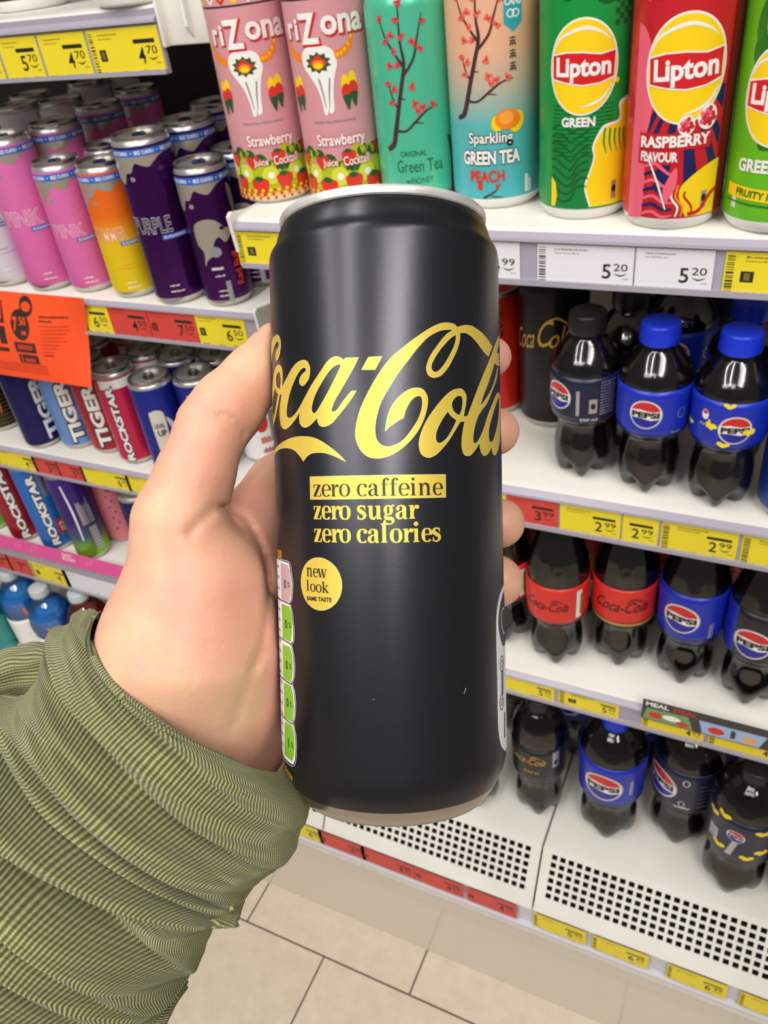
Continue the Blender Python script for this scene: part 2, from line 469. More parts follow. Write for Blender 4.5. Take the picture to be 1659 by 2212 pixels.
# ------------------------------------------------------------------ price labels
def barcode(a, x0, y0, w, h, m, n=14, horiz=True):
    rnd = random.Random(int((x0 + h) * 1e5)); y = y0
    while y < y0 + h:
        t = rnd.uniform(0.25, 0.9) * h / n; a.rect(x0, y, x0 + w, min(y + t, y0 + h), m); y += t + rnd.uniform(0.3, 0.8) * h / n
def scribble(a, x0, y0, w, h, m, seed=0):
    """tiny unreadable print: rows of short dashes"""
    rnd = random.Random(seed); x = x0
    while x < x0 + w:
        l = rnd.uniform(0.0006, 0.0022)
        a.rect(x, y0, min(x + l, x0 + w), y0 + h * rnd.uniform(0.6, 1.0), m); x += l + rnd.uniform(0.0003, 0.0006)
def price_label(px0, px1, py, yplane, zc, h, card, price, cents, label, group, bar=True, square=False, code=False, side=False, tiny=True):
    x0 = at_y(px0, py, yplane)[0]; x1 = at_y(px1, py, yplane)[0]
    W = (x1 - x0) - 0.0006; xm = (x0 + x1) / 2
    o = B(); o.box(-W / 2, W / 2, -0.0006, 0, -h / 2, h / 2, card)
    a = Art(); s = h / 0.030
    soft = ink_grey if card is white_card else (ink_rust if card is red_card else ink_soft)
    right = W / 2 - 0.003 * s
    if price:
        n = len(price)
        a.text(price, right - 0.0155 * s - 0.004 * (n - 1) * s, -0.003 * s, 0.0062 * n * s, 0.0105 * s, ink, off=0.012)
        if cents:
            a.text(cents, right - 0.0058 * s, 0.0002 * s, 0.0098 * s, 0.0052 * s, ink, off=0.006)
            a.stroke([(right - 0.0105 * s, -0.0042 * s, 0.0002), (right - 0.006 * s, -0.0058 * s, 0.0011 * s), (right - 0.0010 * s, -0.0040 * s, 0.0002)], ink)
            scribble(a, right - 0.004 * s, -0.0085 * s, 0.004 * s, 0.0009 * s, soft, 3)
    if bar: a.rect(right - 0.021 * s, 0.0045 * s, right - 0.0015 * s, 0.0072 * s, ink)
    x = -W / 2 + 0.0025
    if code: barcode(a, x - 0.0015, -h * 0.42, 0.0045, h * 0.84, ink, 16); x += 0.006
    if square and W > 0.034:
        a.rect(x + 0.001, -0.0055 * s, x + 0.0085, 0.0020 * s, ink); a.rect(x + 0.003, -0.0042 * s, x + 0.0065, 0.0008 * s, soft, 2)
    if tiny:
        scribble(a, x + 0.003, h * 0.36, min(W * 0.4, 0.022), 0.0012, soft, int(px0)); scribble(a, x + 0.003, h * 0.28, min(W * 0.3, 0.016), 0.0009, soft, int(px0) + 1)
        for k, f in enumerate((0.05, 0.38, 0.68)):
            scribble(a, -W / 2 + W * f + 0.001, -h * 0.44, min(W * .16, 0.008), 0.0012, soft, k)
    o.art(a, front_map(0, -0.0006, 0), layer_h=0.00006)
    ob = o.build('price_label', smooth=False); ob.location = (xm, yplane - 0.0026, zc)
    return setp(ob, label, 'price label', group)
G1, G2, G3, GB = 'labels under the iced tea cans', 'labels under the short cola bottles', 'labels under the half litre bottles', 'labels along the base cabinet'
zc = Z(-.2000)
price_label(514, 680, 520, YR, zc, .0275, yellow_card, '', '', 'yellow label with a dark square, under the strawberry can at the rail end', G1, bar=False, square=True, code=True)
price_label(1000, 1127, 560, YR, zc, .0275, white_card, '4', '99', 'white label reading 4 99 right of the held can', G1, bar=False)
price_label(1163, 1372, 570, YR, zc, .0275, white_card, '5', '20', 'white label reading 5 20 below the green iced tea can', G1, bar=False, code=True)
price_label(1373, 1544, 580, YR, zc, .0275, white_card, '5', '20', 'white label reading 5 20 below the raspberry iced tea can', G1, bar=False)
price_label(1563, 1730, 590, YR, zc, .0275, yellow_card, '', '', 'yellow label with barcode and dark square at the right picture edge', G1, bar=False, square=True, code=True)
zc = Z(-.4095)
price_label(1050, 1097, 1080, YR, zc, .0275, yellow_card, '', '', 'sliver of a yellow label touching the held can edge', G2, bar=False)
price_label(1098, 1209, 1095, YR, zc, .0275, red_card, '3', '99', 'red label reading 3 99 beside the fingertips', G2)
price_label(1211, 1344, 1120, YR, zc, .0275, yellow_card, '2', '99', 'yellow label reading 2 99 directly right of the red one', G2)
price_label(1345, 1425, 1140, YR, zc, .0275, yellow_card, '2', '99', 'narrow yellow label reading 2 99 below the middle blue capped bottle', G2, tiny=False)
price_label(1427, 1597, 1165, YR, zc, .0275, yellow_card, '2', '99', 'wide yellow label reading 2 99 with a barcode at its left', G2, code=True)
price_label(1599, 1760, 1190, YR, zc, .0275, yellow_card, '', '', 'yellow label with barcode at the far right under the blue can', G2, code=True, bar=False)
zc = Z(-.6290)
price_label(1040, 1200, 1480, YR, zc, .0215, yellow_card, '5', '99', 'yellow label reading 5 99 nearest the held can, on the third right rail', G3, square=True)
price_label(1208, 1342, 1500, YR, zc, .0215, yellow_card, '5', '99', 'yellow label reading 5 99 left of the meal deal topper', G3, square=True, code=True)
price_label(1386, 1527, 1560, YR, zc - .0005, .0215, yellow_card, '4', '99', 'yellow label reading 4 99 under the meal deal topper', G3, code=True)
price_label(1528, 1700, 1600, YR, zc - .0005, .0215, yellow_card, '4', '99', 'yellow label reading 4 99 at the right edge under the topper', G3, code=True)
zb = Z(-1.0925)
def bl(a, c, py, card, pr, ce, lab, **k):
    price_label(a, c, py, YR + .004, zb, .034, card, pr, ce, lab, GB, **k)
bl(600, 692, 1780, yellow_card, '6', '99', 'yellow label on the base rail beside the sleeve edge')
bl(696, 786, 1820, red_card, '4', '99', 'red label on the base rail, first right of the yellow one by the sleeve', square=True)
bl(788, 893, 1860, red_card, '4', '99', 'red label on the base rail below the bottom rim of the held can', square=True)
bl(898, 1000, 1900, red_card, '4', '99', 'red label on the base rail, third of the four in a row', square=True)
bl(1010, 1117, 1940, red_card, '4', '99', 'red label on the base rail, rightmost of the four', square=True)
bl(1153, 1270, 1995, yellow_card, '5', '99', 'yellow base label just right of the panel joint', code=True)
bl(1279, 1408, 2040, yellow_card, '6', '49', 'yellow base label second right of the panel joint', code=True)
bl(1437, 1580, 2110, yellow_card, '6', '49', 'yellow base label third right of the panel joint', code=True)
bl(1590, 1760, 2170, yellow_card, '6', '49', 'yellow base label in the bottom right corner', code=True)

GL0, GL1, GL2, GL3 = 'labels on the top left rail', 'labels under the pink and purple cans', 'labels under the vertical lettered cans', 'labels below the pink topper strip'
zc = Z(-.0728)
price_label(-110, 7, 130, YL, zc, .036, yellow_card, '5', '70', 'yellow label cut off by the left picture edge on the top rail', GL0)
price_label(8, 93, 120, YL, zc, .036, yellow_card, '5', '70', 'yellow label reading 5 70 on the top left rail', GL0)
price_label(94, 196, 110, YL, zc, .036, yellow_card, '4', '70', 'yellow label reading 4 70 without a dark square, top left rail', GL0)
price_label(197, 352, 95, YL, zc, .036, yellow_card, '4', '70', 'yellow label reading 4 70 with a dark square at the rail end', GL0, square=True, code=True)
zc = Z(-.3322)
price_label(0, 180, 660, YL, zc, .036, yellow_card, '6', '50', 'yellow label mostly covered by the orange leaflet', GL1)
price_label(181, 243, 690, YL, zc, .036, yellow_card, '6', '50', 'yellow label reading 6 50 just right of the orange leaflet', GL1)
price_label(244, 327, 695, YL, zc, .036, red_card, '4', '50', 'red label reading 4 50 under the orange and yellow can', GL1)
price_label(328, 430, 705, YL, zc, .036, red_card, '7', '50', 'red label reading 7 50 under the tall purple can', GL1, square=True)
price_label(431, 536, 715, YL, zc, .036, yellow_card, '6', '50', 'yellow label reading 6 50 at the rail end above the thumb', GL1, square=True)
zc = Z(-.5680)
price_label(-60, -2, 980, YL, zc, .030, yellow_card, '4', '99', 'yellow label cut by the left picture edge on the second rail', GL2)
price_label(-1, 75, 985, YL, zc, .030, yellow_card, '4', '99', 'yellow label under the black and gold dotted can', GL2)
price_label(76, 127, 1000, YL, zc, .030, red_card, '5', '99', 'red label left of its neighbour, under the navy can', GL2)
price_label(128, 181, 1010, YL, zc, .030, red_card, '5', '99', 'red label right of its neighbour, under the light blue can', GL2)
price_label(182, 278, 1025, YL, zc, .030, yellow_card, '6', '99', 'yellow label under the raspberry can with white lettering', GL2)
price_label(279, 380, 1045, YL, zc, .030, yellow_card, '6', '99', 'yellow label disappearing behind the hand', GL2)
zc = Z(-.7975)
price_label(-60, 21, 1205, YL, zc, .036, red_card, '7', '', 'red label in the left corner below the pink strip', GL3)
price_label(22, 63, 1215, YL, zc, .036, red_card, '7', '', 'small red label beside the yellow one below the pink strip', GL3)
price_label(73, 143, 1230, YL, zc, .036, yellow_card, '4', '', 'bright yellow label with barcode below the pink strip', GL3, code=True, square=True)
price_label(144, 290, 1250, YL, zc, .036, white_card, '4', '50', 'white label reading 4 50 beside the hand', GL3, bar=False)

# pink topper above the lower left labels
a = Art(); o = B(); o.box(-0.9, 0.0, -0.0006, 0, -0.0145, 0.0145, pink_card)
pale_pink = mat('pale_pink_print', (246, 150, 190), 0.4); lt = mat('white_print', (240, 238, 236), 0.4)
def put(px, body, h, dy):
    x = at_y(px, 1190, YL)[0] + 0.476
    a.text(body, x, dy, None, h, lt, off=0.03)
for px in (8, 150): put(px, 'EASY', .0065, .006); put(px + 1, 'BOOST', .0065, -.002)
for px in (55, 85, 190, -30):
    x = at_y(px, 1190, YL)[0] + 0.476
    a.stroke([(x - .008, -.006, .0012), (x - .003, .004, .0012), (x + .001, -.003, .0012), (x + .009, .009, .0012)], pale_pink, 1, smooth=False)
o.art(a, front_map(0, -0.0006, 0), layer_h=0.00006)
ob = o.build('topper_strip', smooth=False); ob.location = (-0.476, YL - .007, Z(-.7425)); setp(ob, 'bright pink promotional strip with small white lettering along the lower left shelf', 'shelf strip')

# meal deal topper on the third right rail
x0 = at_y(1388, 1540, YR)[0]
o = B(); dark_card = mat('charcoal_card', (52, 50, 50), 0.4); o.box(0, 0.2, -0.0006, 0, -0.013, 0.013, dark_card)
a = Art(); salad = mat('salad_green_print', (110, 150, 92), .4); sky_p = mat('pale_blue_print', (150, 176, 214), .4); tomato = mat('tomato_print', (196, 42, 36), .4); bun = mat('bun_print', (214, 160, 92), .4)
a.text('MEAL', .013, .0085, .020, .0055, lt, off=.03); a.text('DEAL', .037, .0085, .020, .0055, tomato, off=.03)
a.poly([(.004, .003), (.040, .004), (.045, -.012), (.001, -.012)], salad); a.disc(.012, -.005, .006, .004, tomato, 2, 16); a.disc(.026, -.004, .008, .0035, lt, 2, 16); a.disc(.036, -.008, .006, .003, tomato, 2, 16)
a.poly([(.049, .004), (.105, .004), (.100, -.012), (.053, -.012)], sky_p); a.disc(.064, -.005, .007, .0045, tomato, 2, 16); a.rect(.076, -.009, .080, .001, dark_card, 2); a.disc(.092, -.006, .006, .0045, bun, 2, 16)
a.poly([(.112, .005), (.19, .005), (.19, -.012), (.109, -.012)], lt); a.disc(.135, -.006, .012, .006, tomato, 2, 18); a.text('12.99', .150, -.004, .03, .008, tomato, 3, off=.03)
o.art(a, front_map(0, -0.0006, 0), layer_h=0.00006); ob = o.build('topper_card', smooth=False); ob.location = (x0, YR - .0075, Z(-.6085)); setp(ob, 'dark meal deal card with food pictures above the 4 99 labels', 'shelf card')

# orange leaflet hanging from the purple can shelf
pts = [(180, 645), (172, 665), (166, 700), (167, 735), (176, 780), (184, 818)]
g = B(); nx = 26; ny = 14; V = []; F = []
xr = at_y(182, 640, YL - .01)[0]; zt = at_y(100, 635, YL - .01)[2]; zb_ = zt - .108; XW = .30
for j in range(ny + 1):
    t = j / ny
    for i in range(nx + 1):
        s = i / nx
        edge = (1 - s) ** 0 * 0
        x = xr - XW + XW * s - .024 * t * s
        bulge = 0.010 * math.sin(math.pi * t) * (0.35 + 0.65 * (1 - s)) + 0.012 * t
        curl = -0.018 * math.sin(math.pi * min(1, t * 1.0)) * max(0, (s - 0.72) / 0.28) ** 2
        V.append((x + curl * 0.55, YL - .012 - bulge - curl * 0.9, zt - (zt - zb_) * t))
for j in range(ny):
    for i in range(nx):
        k = j * (nx + 1) + i; F.append((k, k + nx + 1, k + nx + 2, k + 1))
g.add(V, F, orange_paper)
def leaf_map(u, v, off):
    s = 1 + u / XW; t = -v / (zt - zb_)
    bulge = 0.010 * math.sin(math.pi * t) * (0.35 + 0.65 * (1 - s)) + 0.012 * t
    curl = -0.018 * math.sin(math.pi * t) * max(0, (s - 0.72) / 0.28) ** 2
    return (xr + u + curl * .55 - .024 * t * s, YL - .012 - bulge - curl * .9 - off - .0002, zt + v), (0, -1, 0)
a = Art(); dk = mat('leaflet_ink', (58, 40, 38), .5); rust = mat('leaflet_pale_ink', (196, 60, 30), .55)
X = lambda px: (px - 181) * 0.00083; Yv = lambda py: -(py - 640) * 0.00062   # leaflet artwork laid out on the sheet
a.disc(X(58), -.037, .0150, .0185, dk); a.disc(X(73), -.0145, .0105, .0118, dk, 1); a.disc(X(73), -.0150, .0075, .0058, orange_paper, 2)
a.text('7', X(49), -.036, .008, .017, orange_paper, 3, off=.04); a.text('50', X(64), -.032, .011, .010, orange_paper, 3, off=.03)
a.text('M', X(64), -.046, .007, .006, orange_paper, 3, off=.03)
a.rect(X(40), -.071, X(82), -.058, dk); a.rect(X(43), -.085, X(83), -.0735, dk); a.rect(X(46), -.067, X(76), -.061, rust, 2); a.rect(X(55), -.083, X(76), -.078, rust, 2); a.rect(X(48), -.084, X(50), -.075, orange_paper, 2)
a.poly([(X(3), -.012), (X(26), -.010), (X(27), -.036), (X(4), -.036)], dk); a.poly([(X(16), -.012), (X(24), -.011), (X(22), -.032), (X(14), -.030)], orange_paper, 2)
a.rect(X(12), -.062, X(26), -.040, dk); a.rect(X(4), -.072, X(26), -.067, dk)
scribble(a, X(96), -.0265, .045, .0024, dk, 5); scribble(a, X(96), -.0315, .020, .0024, dk, 6)
for k in range(8): scribble(a, X(96), -.037 - k * .0045, (.045, .046, .040, .036, .040, .028, .024, .018)[k], .0016, rust, 10 + k)
scribble(a, X(96), -.073, .016, .002, dk, 22)
for k in range(4): scribble(a, X(-60), -.088 - k * .0035, .13, .0018, rust, 30 + k)
g.art(a, leaf_map, du=.006, dv=.006, layer_h=.00012)
ob = g.build('leaflet'); setp(ob, 'bright orange paper leaflet with black bottle print hanging off the left rail', 'leaflet')
# ------------------------------------------------------------------ product materials
alu = mat('brushed_aluminium', (196, 192, 184), 0.28, 1.0)
alu_dull = mat('lid_aluminium', (178, 173, 166), 0.30, 1.0)
gold_alu = mat('gold_aluminium', (206, 160, 70), 0.3, 1.0)
tab_blue = mat('blue_anodised_tab', (36, 62, 110), 0.35, 0.8)
band_blue = mat('blue_band', (40, 100, 196), 0.35)
def paint(name, rgb, rough=0.3, metal=0.0, fn=None): return mat(name, rgb, rough, metal, fn=fn)
W_ = paint('print_white', (236, 234, 230)); K_ = paint('print_black', (24, 22, 24)); R_ = paint('print_red', (200, 34, 34)); Yw = paint('print_yellow', (244, 206, 24))
NV = paint('print_navy', (26, 30, 84)); SIL = paint('print_silver', (190, 188, 192), .3, .7)

def ramp_z(stops):
    """colour printed along the height of a can, metres above its base"""
    def fn(m, nt, b):
        tc = nd(nt, 'ShaderNodeTexCoord'); sp = nd(nt, 'ShaderNodeSeparateXYZ'); mr = nd(nt, 'ShaderNodeMapRange')
        mr.inputs['From Min'].default_value = stops[0][0]; mr.inputs['From Max'].default_value = stops[-1][0]
        cr = nd(nt, 'ShaderNodeValToRGB'); els = cr.color_ramp.elements
        z0, z1 = stops[0][0], stops[-1][0]
        els[0].position = 0; els[0].color = lin(stops[0][1]); els[1].position = 1; els[1].color = lin(stops[-1][1])
        for z, c in stops[1:-1]:
            e = els.new((z - z0) / (z1 - z0)); e.color = lin(c)
        nt.links.new(tc.outputs['Object'], sp.inputs[0]); nt.links.new(sp.outputs['Z'], mr.inputs['Value'])
        nt.links.new(mr.outputs['Result'], cr.inputs['Fac']); nt.links.new(cr.outputs['Color'], b.inputs['Base Color'])
    return fn

def can_parts(t, r, h, body_mat, art=None, top_mat=None, base_mat=None, lid=alu_dull, tab=alu_dull, neck=None, n=40, du=0.004, body_name='body', lr=None, tab_on=True, dent=None):
    lr = lr or (r - 0.0035); neck = neck or (0.011 if r < .031 or h < .14 else .016)
    top_mat = top_mat or body_mat; base_mat = base_mat or alu
    b = B(); zt = h - 0.0035
    prof = [(r * .72, 0.0025, base_mat), (r * .78, 0.0, base_mat), (r * .84, 0.0006, base_mat), (r * .93, 0.0042, base_mat), (r * .985, 0.0080, body_mat), (r, 0.0125, body_mat),
            (r, zt - neck, body_mat), (r * .995, zt - neck * .84, top_mat), ((r + lr) / 2, zt - neck * .40, top_mat), (lr + .0002, zt - neck * .12, top_mat), (lr - 0.0008, zt, top_mat)]
    b.lathe(prof, n)
    if art: b.art(art, cyl_map(lambda v: r), du=du, layer_h=.00010)
    b.build(body_name, t)
    l = B()
    l.lathe([(lr - .0012, zt - .001), (lr + .0004, zt - .0006), (lr + .0010, zt + .0012), (lr + .0006, zt + .0028), (lr - .0004, zt + .0034), (lr - .0018, zt + .0030), (lr - .0024, zt - .0005), (lr - .0034, zt - .0030), (lr - .0046, zt - .0028), (lr - .0054, zt - .0012), (lr * .5, zt - .0011), (.0001, zt - .0011)], n, lid)
    # pressed pour opening
    V = []; F = []
    for i in range(20):
        a = 2 * math.pi * i / 20
        for w in (0.0, 0.0009): V.append(((.0080 + w) * math.sin(a), -lr * .42 - (.0072 + w) * math.cos(a), zt - .0009 + (.0000 if w else .0004)))
    for i in range(20):
        j = (i + 1) % 20; F.append((2 * i, 2 * j, 2 * j + 1, 2 * i + 1))
    l.add(V, F, lid)
    lo = l.build('lid', t)
    if tab_on:
        p = Art(); p.items = []
        g = B(); V = []; F = []; N = 20
        out = [(.0068 * math.sin(a), (.0118 if math.cos(a) < 0 else .0100) * math.cos(a)) for a in [2 * math.pi * i / N for i in range(N)]]
        inn = [(.0036 * math.sin(a), -.0052 + .0034 * math.cos(a)) for a in [2 * math.pi * i / N for i in range(N)]]
        for z in (zt - .0002, zt + .0009):
            for ring in (out, inn):
                for x, y in ring: V.append((x, -(y - .001), z))
        for i in range(N):
            j = (i + 1) % N
            F += [(2 * N + i, 2 * N + j, 3 * N + j, 3 * N + i), (i, N + i, N + j, j), (i, j, 2 * N + j, 2 * N + i), (N + i, 3 * N + i, 3 * N + j, N + j)]
        g.add(V, F, tab); g.lathe([(.0022, zt - .0008), (.0022, zt + .0013), (.0012, zt + .0016), (.0001, zt + .0016)], 14, tab)
        g.build('pull_tab', lo)
    return t

def yaw(x, y, extra=0.0): return math.atan2(-x, y) * 1.0 + extra

def place_base(px, py, z, r):
    p = at_z(px, py, z); d = math.hypot(p[0], p[1]); k = 1 + r / d
    return (p[0] * k, p[1] * k, z)
def place_top(px, py, z, h):
    p = at_z(px, py, z + h); return (p[0], p[1], z)
def place_axis(px, py, y, z):
    p = at_y(px, py, y); return (p[0], y, z)

def item(name, pos, label, cat, group=None, turn=0.0):
    return empty(name, pos, yaw(pos[0], pos[1], turn), label, cat, group)

# ---- iced tea cans on the top right shelf
D1 = Z(-.177)
G_tea = 'tall iced tea cans on the top right shelf'
ar_pink = paint('strawberry_tea_pink', (208, 146, 153), .32); straw = paint('strawberry_red', (214, 52, 40)); kiwi = paint('kiwi_green', (176, 184, 30)); leafg = paint('leaf_green', (40, 84, 46)); kiwi2 = paint('kiwi_flesh', (206, 210, 60))
pinkred = paint('print_rose', (214, 70, 84)); orng = paint('print_orange', (240, 130, 30))
def straw_art(seed=0):
    a = Art(); rnd = random.Random(4 + seed)
    # coloured neck band
    for k in range(12):
        u = -.050 + k * .0095
        a.poly([(u, .1415), (u + .0048, .1365), (u + .0095, .1415), (u + .0048, .1470)], (R_, Yw, W_)[k % 3])
        a.poly([(u + .0025, .1415), (u + .0048, .1390), (u + .0070, .1415), (u + .0048, .1440)], (Yw, R_, pinkred)[k % 3], 2)
    a.rect(-.052, .1352, .052, .1362, K_, 2)
    a.rect(.024, .1362, .046, .148, leafg); a.poly([(.024, .1362), (.046, .1362), (.035, .130)], leafg)
    a.text('i', -.0215, .1185, .0028, .0125, W_, 3, off=.03, outline=(R_, .03), shift=(.0006, -.0006))
    a.text('Z', -.0125, .1185, .0130, .0185, W_, 3, off=.03, outline=(R_, .03), shift=(.0008, -.0008), shear=-.1)
    a.text('ona', .0110, .1195, .0290, .0115, W_, 3, off=.03, outline=(R_, .03), shift=(.0008, -.0008))
    a.text('r', -.0275, .1175, .006, .0100, W_, 3, off=.03, outline=(R_, .03), shift=(.0006, -.0006))
    # skull
    a.poly([(-.0200, .1030), (-.0150, .1075), (-.0080, .1085), (-.0010, .1070), (.0030, .1030), (.0040, .0960), (.0012, .0880), (-.0008, .0780), (-.0014, .0690), (-.0024, .0660), (-.0046, .0652), (-.0052, .0700, 1), (-.0062, .0650), (-.0086, .0652), (-.0094, .0740), (-.0118, .0830), (-.0160, .0900), (-.0196, .0960)], W_, 2, smooth=True)
    a.stroke([(-.0095, .0880, .0012), (-.0078, .0780, .0010), (-.0070, .0690, .0004)], SIL, 3); a.stroke([(-.0020, .0880, .0010), (-.0036, .0780, .0010), (-.0044, .0690, .0004)], SIL, 3)
    zz = []
    for k in range(20):
        an = 2 * math.pi * k / 20; q = 1.0 if k % 2 else .72
        zz.append((-.0085 + .0092 * q * math.cos(an), .0978 + .0068 * q * math.sin(an)))
    a.poly(zz, leafg, 3); a.poly([(-.0150, .0978), (-.0085, .1028), (-.0020, .0978), (-.0085, .0928)], straw, 4); a.disc(-.0085, .0966, .0042, .0030, orng, 5, 16); a.disc(-.0085, .0960, .0030, .0020, Yw, 6, 14)
    a.stroke([(.0030, .1015, .0050), (.0085, .1025, .0052), (.0135, .1060, .0044), (.0165, .1120, .0024), (.0172, .1150, .0008)], orng, 2)
    for k in range(5): a.disc(.005 + k * .0026, .1016 + k * k * .0006, .0008, .0012, Yw, 3, 8)
    a.stroke([(-.0205, .1015, .0050), (-.0260, .1025, .0052), (-.0310, .1060, .0044), (-.0345, .1130, .0014)], orng, 2)
    for s, x0 in ((1, .0115), (-1, -.0275)):
        for dx, dz in ((-.0035, 0), (.0015, .0015)):
            x = x0 + dx
            a.disc(x, .0830 + dz, .0030, .0060, Yw, 2, 14); a.disc(x, .0775 + dz, .0034, .0056, straw, 3, 14); a.poly([(x - .0026, .0755 + dz), (x + .0026, .0755 + dz), (x + .0018, .0700 + dz), (x + .0004, .0660 + dz), (x - .0016, .0705 + dz)], leafg, 4, smooth=True)
    scribble(a, -.018, .0590, .030, .0016, SIL, 3)
    # fruit band
    for k in range(26):
        u = -.052 + k * .0042; v = .0300 + rnd.uniform(-.004, .010)
        a.disc(u, v, .0050, .0046, kiwi if k % 2 else leafg, 1, 14)
    a.rect(-.060, .0085, .060, .0300, kiwi, 1)
    for k, (u, v) in enumerate([(-.024, .024), (-.004, .022), (.016, .0230), (.031, .026), (-.038, .027)]):
        a.disc(u, v, .0064, .0070, kiwi2, 3, 20); a.disc(u + .0004, v, .0024, .0026, W_, 4, 14)
    for k, (u, v, s) in enumerate([(-.030, .0160, 1), (-.013, .0140, 1.1), (.006, .0170, 1), (.022, .0140, 1.15), (.038, .0170, 1), (-.016, .0330, .8), (.004, .0350, .8), (.030, .0370, .9), (-.033, .0340, .8)]):
        a.poly([(u - .006 * s, v + .004 * s), (u, v + .006 * s), (u + .006 * s, v + .004 * s), (u + .0045 * s, v - .003 * s), (u, v - .0075 * s), (u - .0045 * s, v - .003 * s)], straw, 5, smooth=True)
        a.poly([(u - .004 * s, v + .0050 * s), (u - .001 * s, v + .0072 * s), (u + .003 * s, v + .0054 * s), (u, v + .0035 * s)], leafg, 6, smooth=True)
    for k in range(30):
        u = -.045 + k * .0030
        for j in range(3): a.disc(u + (j % 2) * .0015, .0052 + j * .0030, .0013, .0013, (straw, Yw)[(k + j) % 2], 6, 8)
    a.text('Strawberry', .0000, .0465, .0340, .0105, W_, 7, off=.02, outline=(pinkred, .035))
    a.text('Cocktail', .0090, .0325, .0180, .0065, W_, 9, off=.01, outline=(straw, .04)); a.text('Juice', -.0095, .0315, .0110, .0065, W_, 9, off=.01, outline=(straw, .04))
    return a
def tall_can(pos, label, body_mat, art, r=.033, h=.168, turn=0, top=None, lid=alu_dull, base=None):
    t = item('drink_can', pos, label, 'can', G_tea, turn)
    return can_parts(t, r, h, body_mat, art, top_mat=top, base_mat=base, lid=lid, tab=lid)
ya = .582
tall_can(place_axis(563, 200, ya, D1), 'pink strawberry iced tea can with bull skull, left of the two', ar_pink, straw_art().moved(lambda x, y: (x * 1.06, y)), r=.0303, turn=.02, base=W_)
tall_can(place_axis(731, 200, ya, D1), 'pink strawberry iced tea can with bull skull, right of the two', ar_pink, straw_art().moved(lambda x, y: (x * 1.06, y)), r=.0303, turn=-.05, base=W_)
teal = paint('tea_teal', (84, 196, 160), .25, .25); bark = paint('branch_bark', (70, 44, 44)); blossom = paint('blossom_pink', (214, 70, 78)); gtext = paint('tea_text_green', (40, 96, 60))
def branch(a, k=1.0, dark=bark, fl=blossom, dx=0, seed=3):
    L = [[(-.024, .040, .0030), (-.0185, .043, .0036), (-.0155, .052, .0034), (-.0125, .064, .0030), (-.0085, .080, .0026), (-.0055, .094, .0022), (-.0070, .108, .0014), (-.0065, .128, .0008)],
         [(-.0060, .092, .0020), (-.0120, .101, .0014), (-.0175, .110, .0012), (-.0205, .120, .0006)],
         [(-.0070, .086, .0018), (.0010, .096, .0016), (.0045, .108, .0012), (.0085, .122, .0005)],
         [(-.0160, .053, .0020), (-.0080, .052, .0014), (.0000, .058, .0016), (.0080, .064, .0012), (.0160, .066, .0006)],
         [(-.0005, .057, .0010), (.0050, .056, .0005)], [(-.0120, .066, .0012), (-.0160, .074, .0010), (-.0180, .083, .0005)], [(-.0105, .073, .0010), (-.0060, .072, .0005)]]
    for s in L: a.stroke([(x + dx, y, w * k) for x, y, w in s], dark, 2)
    rnd = random.Random(seed)
    for (x, y) in [(-.0200, .1200), (-.0175, .1080), (-.0130, .1105), (-.0060, .1290), (-.0085, .1200), (-.0060, .1100), (.0010, .1060), (.0085, .1180), (.0060, .1020), (-.0125, .1010), (-.0155, .0930), (-.0090, .0930), (-.0185, .0830), (-.0145, .0790), (-.0165, .0710), (-.0010, .0800), (.0010, .0640), (.0050, .0660), (.0120, .0670), (.0000, .0690)]:
        for q in range(4):
            an = rnd.uniform(0, 6.28); a.disc(x + dx + .0013 * math.cos(an), y + .0013 * math.sin(an), .0017, .0011, fl, 3, 8, an)
        a.disc(x + dx, y, .0006, .0006, paint('blossom_heart', (140, 20, 30)), 4, 8)
    return a
a = branch(Art()); a.text('ORIGINAL', -.004, .0370, .0190, .0036, gtext, off=.01); a.text('Green Tea', .000, .0285, .0340, .0085, gtext, off=0.0); a.text('w/HONEY', -.001, .0185, .020, .0042, gtext)
a.stroke([(.026, .003, .003), (.027, .030, .003), (.024, .045, .002)], bark, 2)
tall_can(place_axis(896, 200, .585, D1), 'teal green tea can with red plum blossom branch', teal, a, r=.0298, h=.1400, lid=gold_alu, turn=.0)
peach = paint('peach_tea_fade', (240, 180, 140), .28, .1, fn=ramp_z([(0, (70, 180, 190)), (.055, (90, 184, 184)), (.078, (190, 180, 160)), (.10, (232, 178, 146)), (.16, (236, 176, 140))]))
a = branch(Art(), fl=paint('blossom_coral', (232, 96, 80))).moved(lambda x, y: (x - .004, .060 + (y - .040) * .86))
tealb = paint('badge_teal', (50, 160, 168))
a.poly([(.0065, .1335), (.0065, .113), (.0125, .108), (.0185, .113), (.0185, .1335)], tealb, 2); a.text('WE', .0100, .1300, .0065, .0040, W_, 3, off=.03); a.disc(.0158, .1308, .0020, .0020, R_, 3, 12); a.text('CANS', .0125, .1245, .0108, .0042, W_, 3, off=.03)
a.ring(.0108, .1180, .0025, .0024, .0008, W_, 3, 16); a.ring(.0142, .1180, .0025, .0024, .0008, W_, 3, 16); scribble(a, .0085, .1130, .008, .0012, W_, 4)
for k, zz in enumerate((.1030, .0960, .089)):
    for q in (-1, 0, 1): a.rect(.0098, zz + q * .0016, .0142, zz + q * .0016 + .0005, K_, 2)
    a.rect(.0117, zz - .0026, .0122, zz + .0028, K_, 2); a.stroke([(.0102, zz - .0026, .0006), (.0112, zz, .0005)], K_, 2); a.stroke([(.0140, zz - .0026, .0006), (.0130, zz, .0005)], K_, 2)
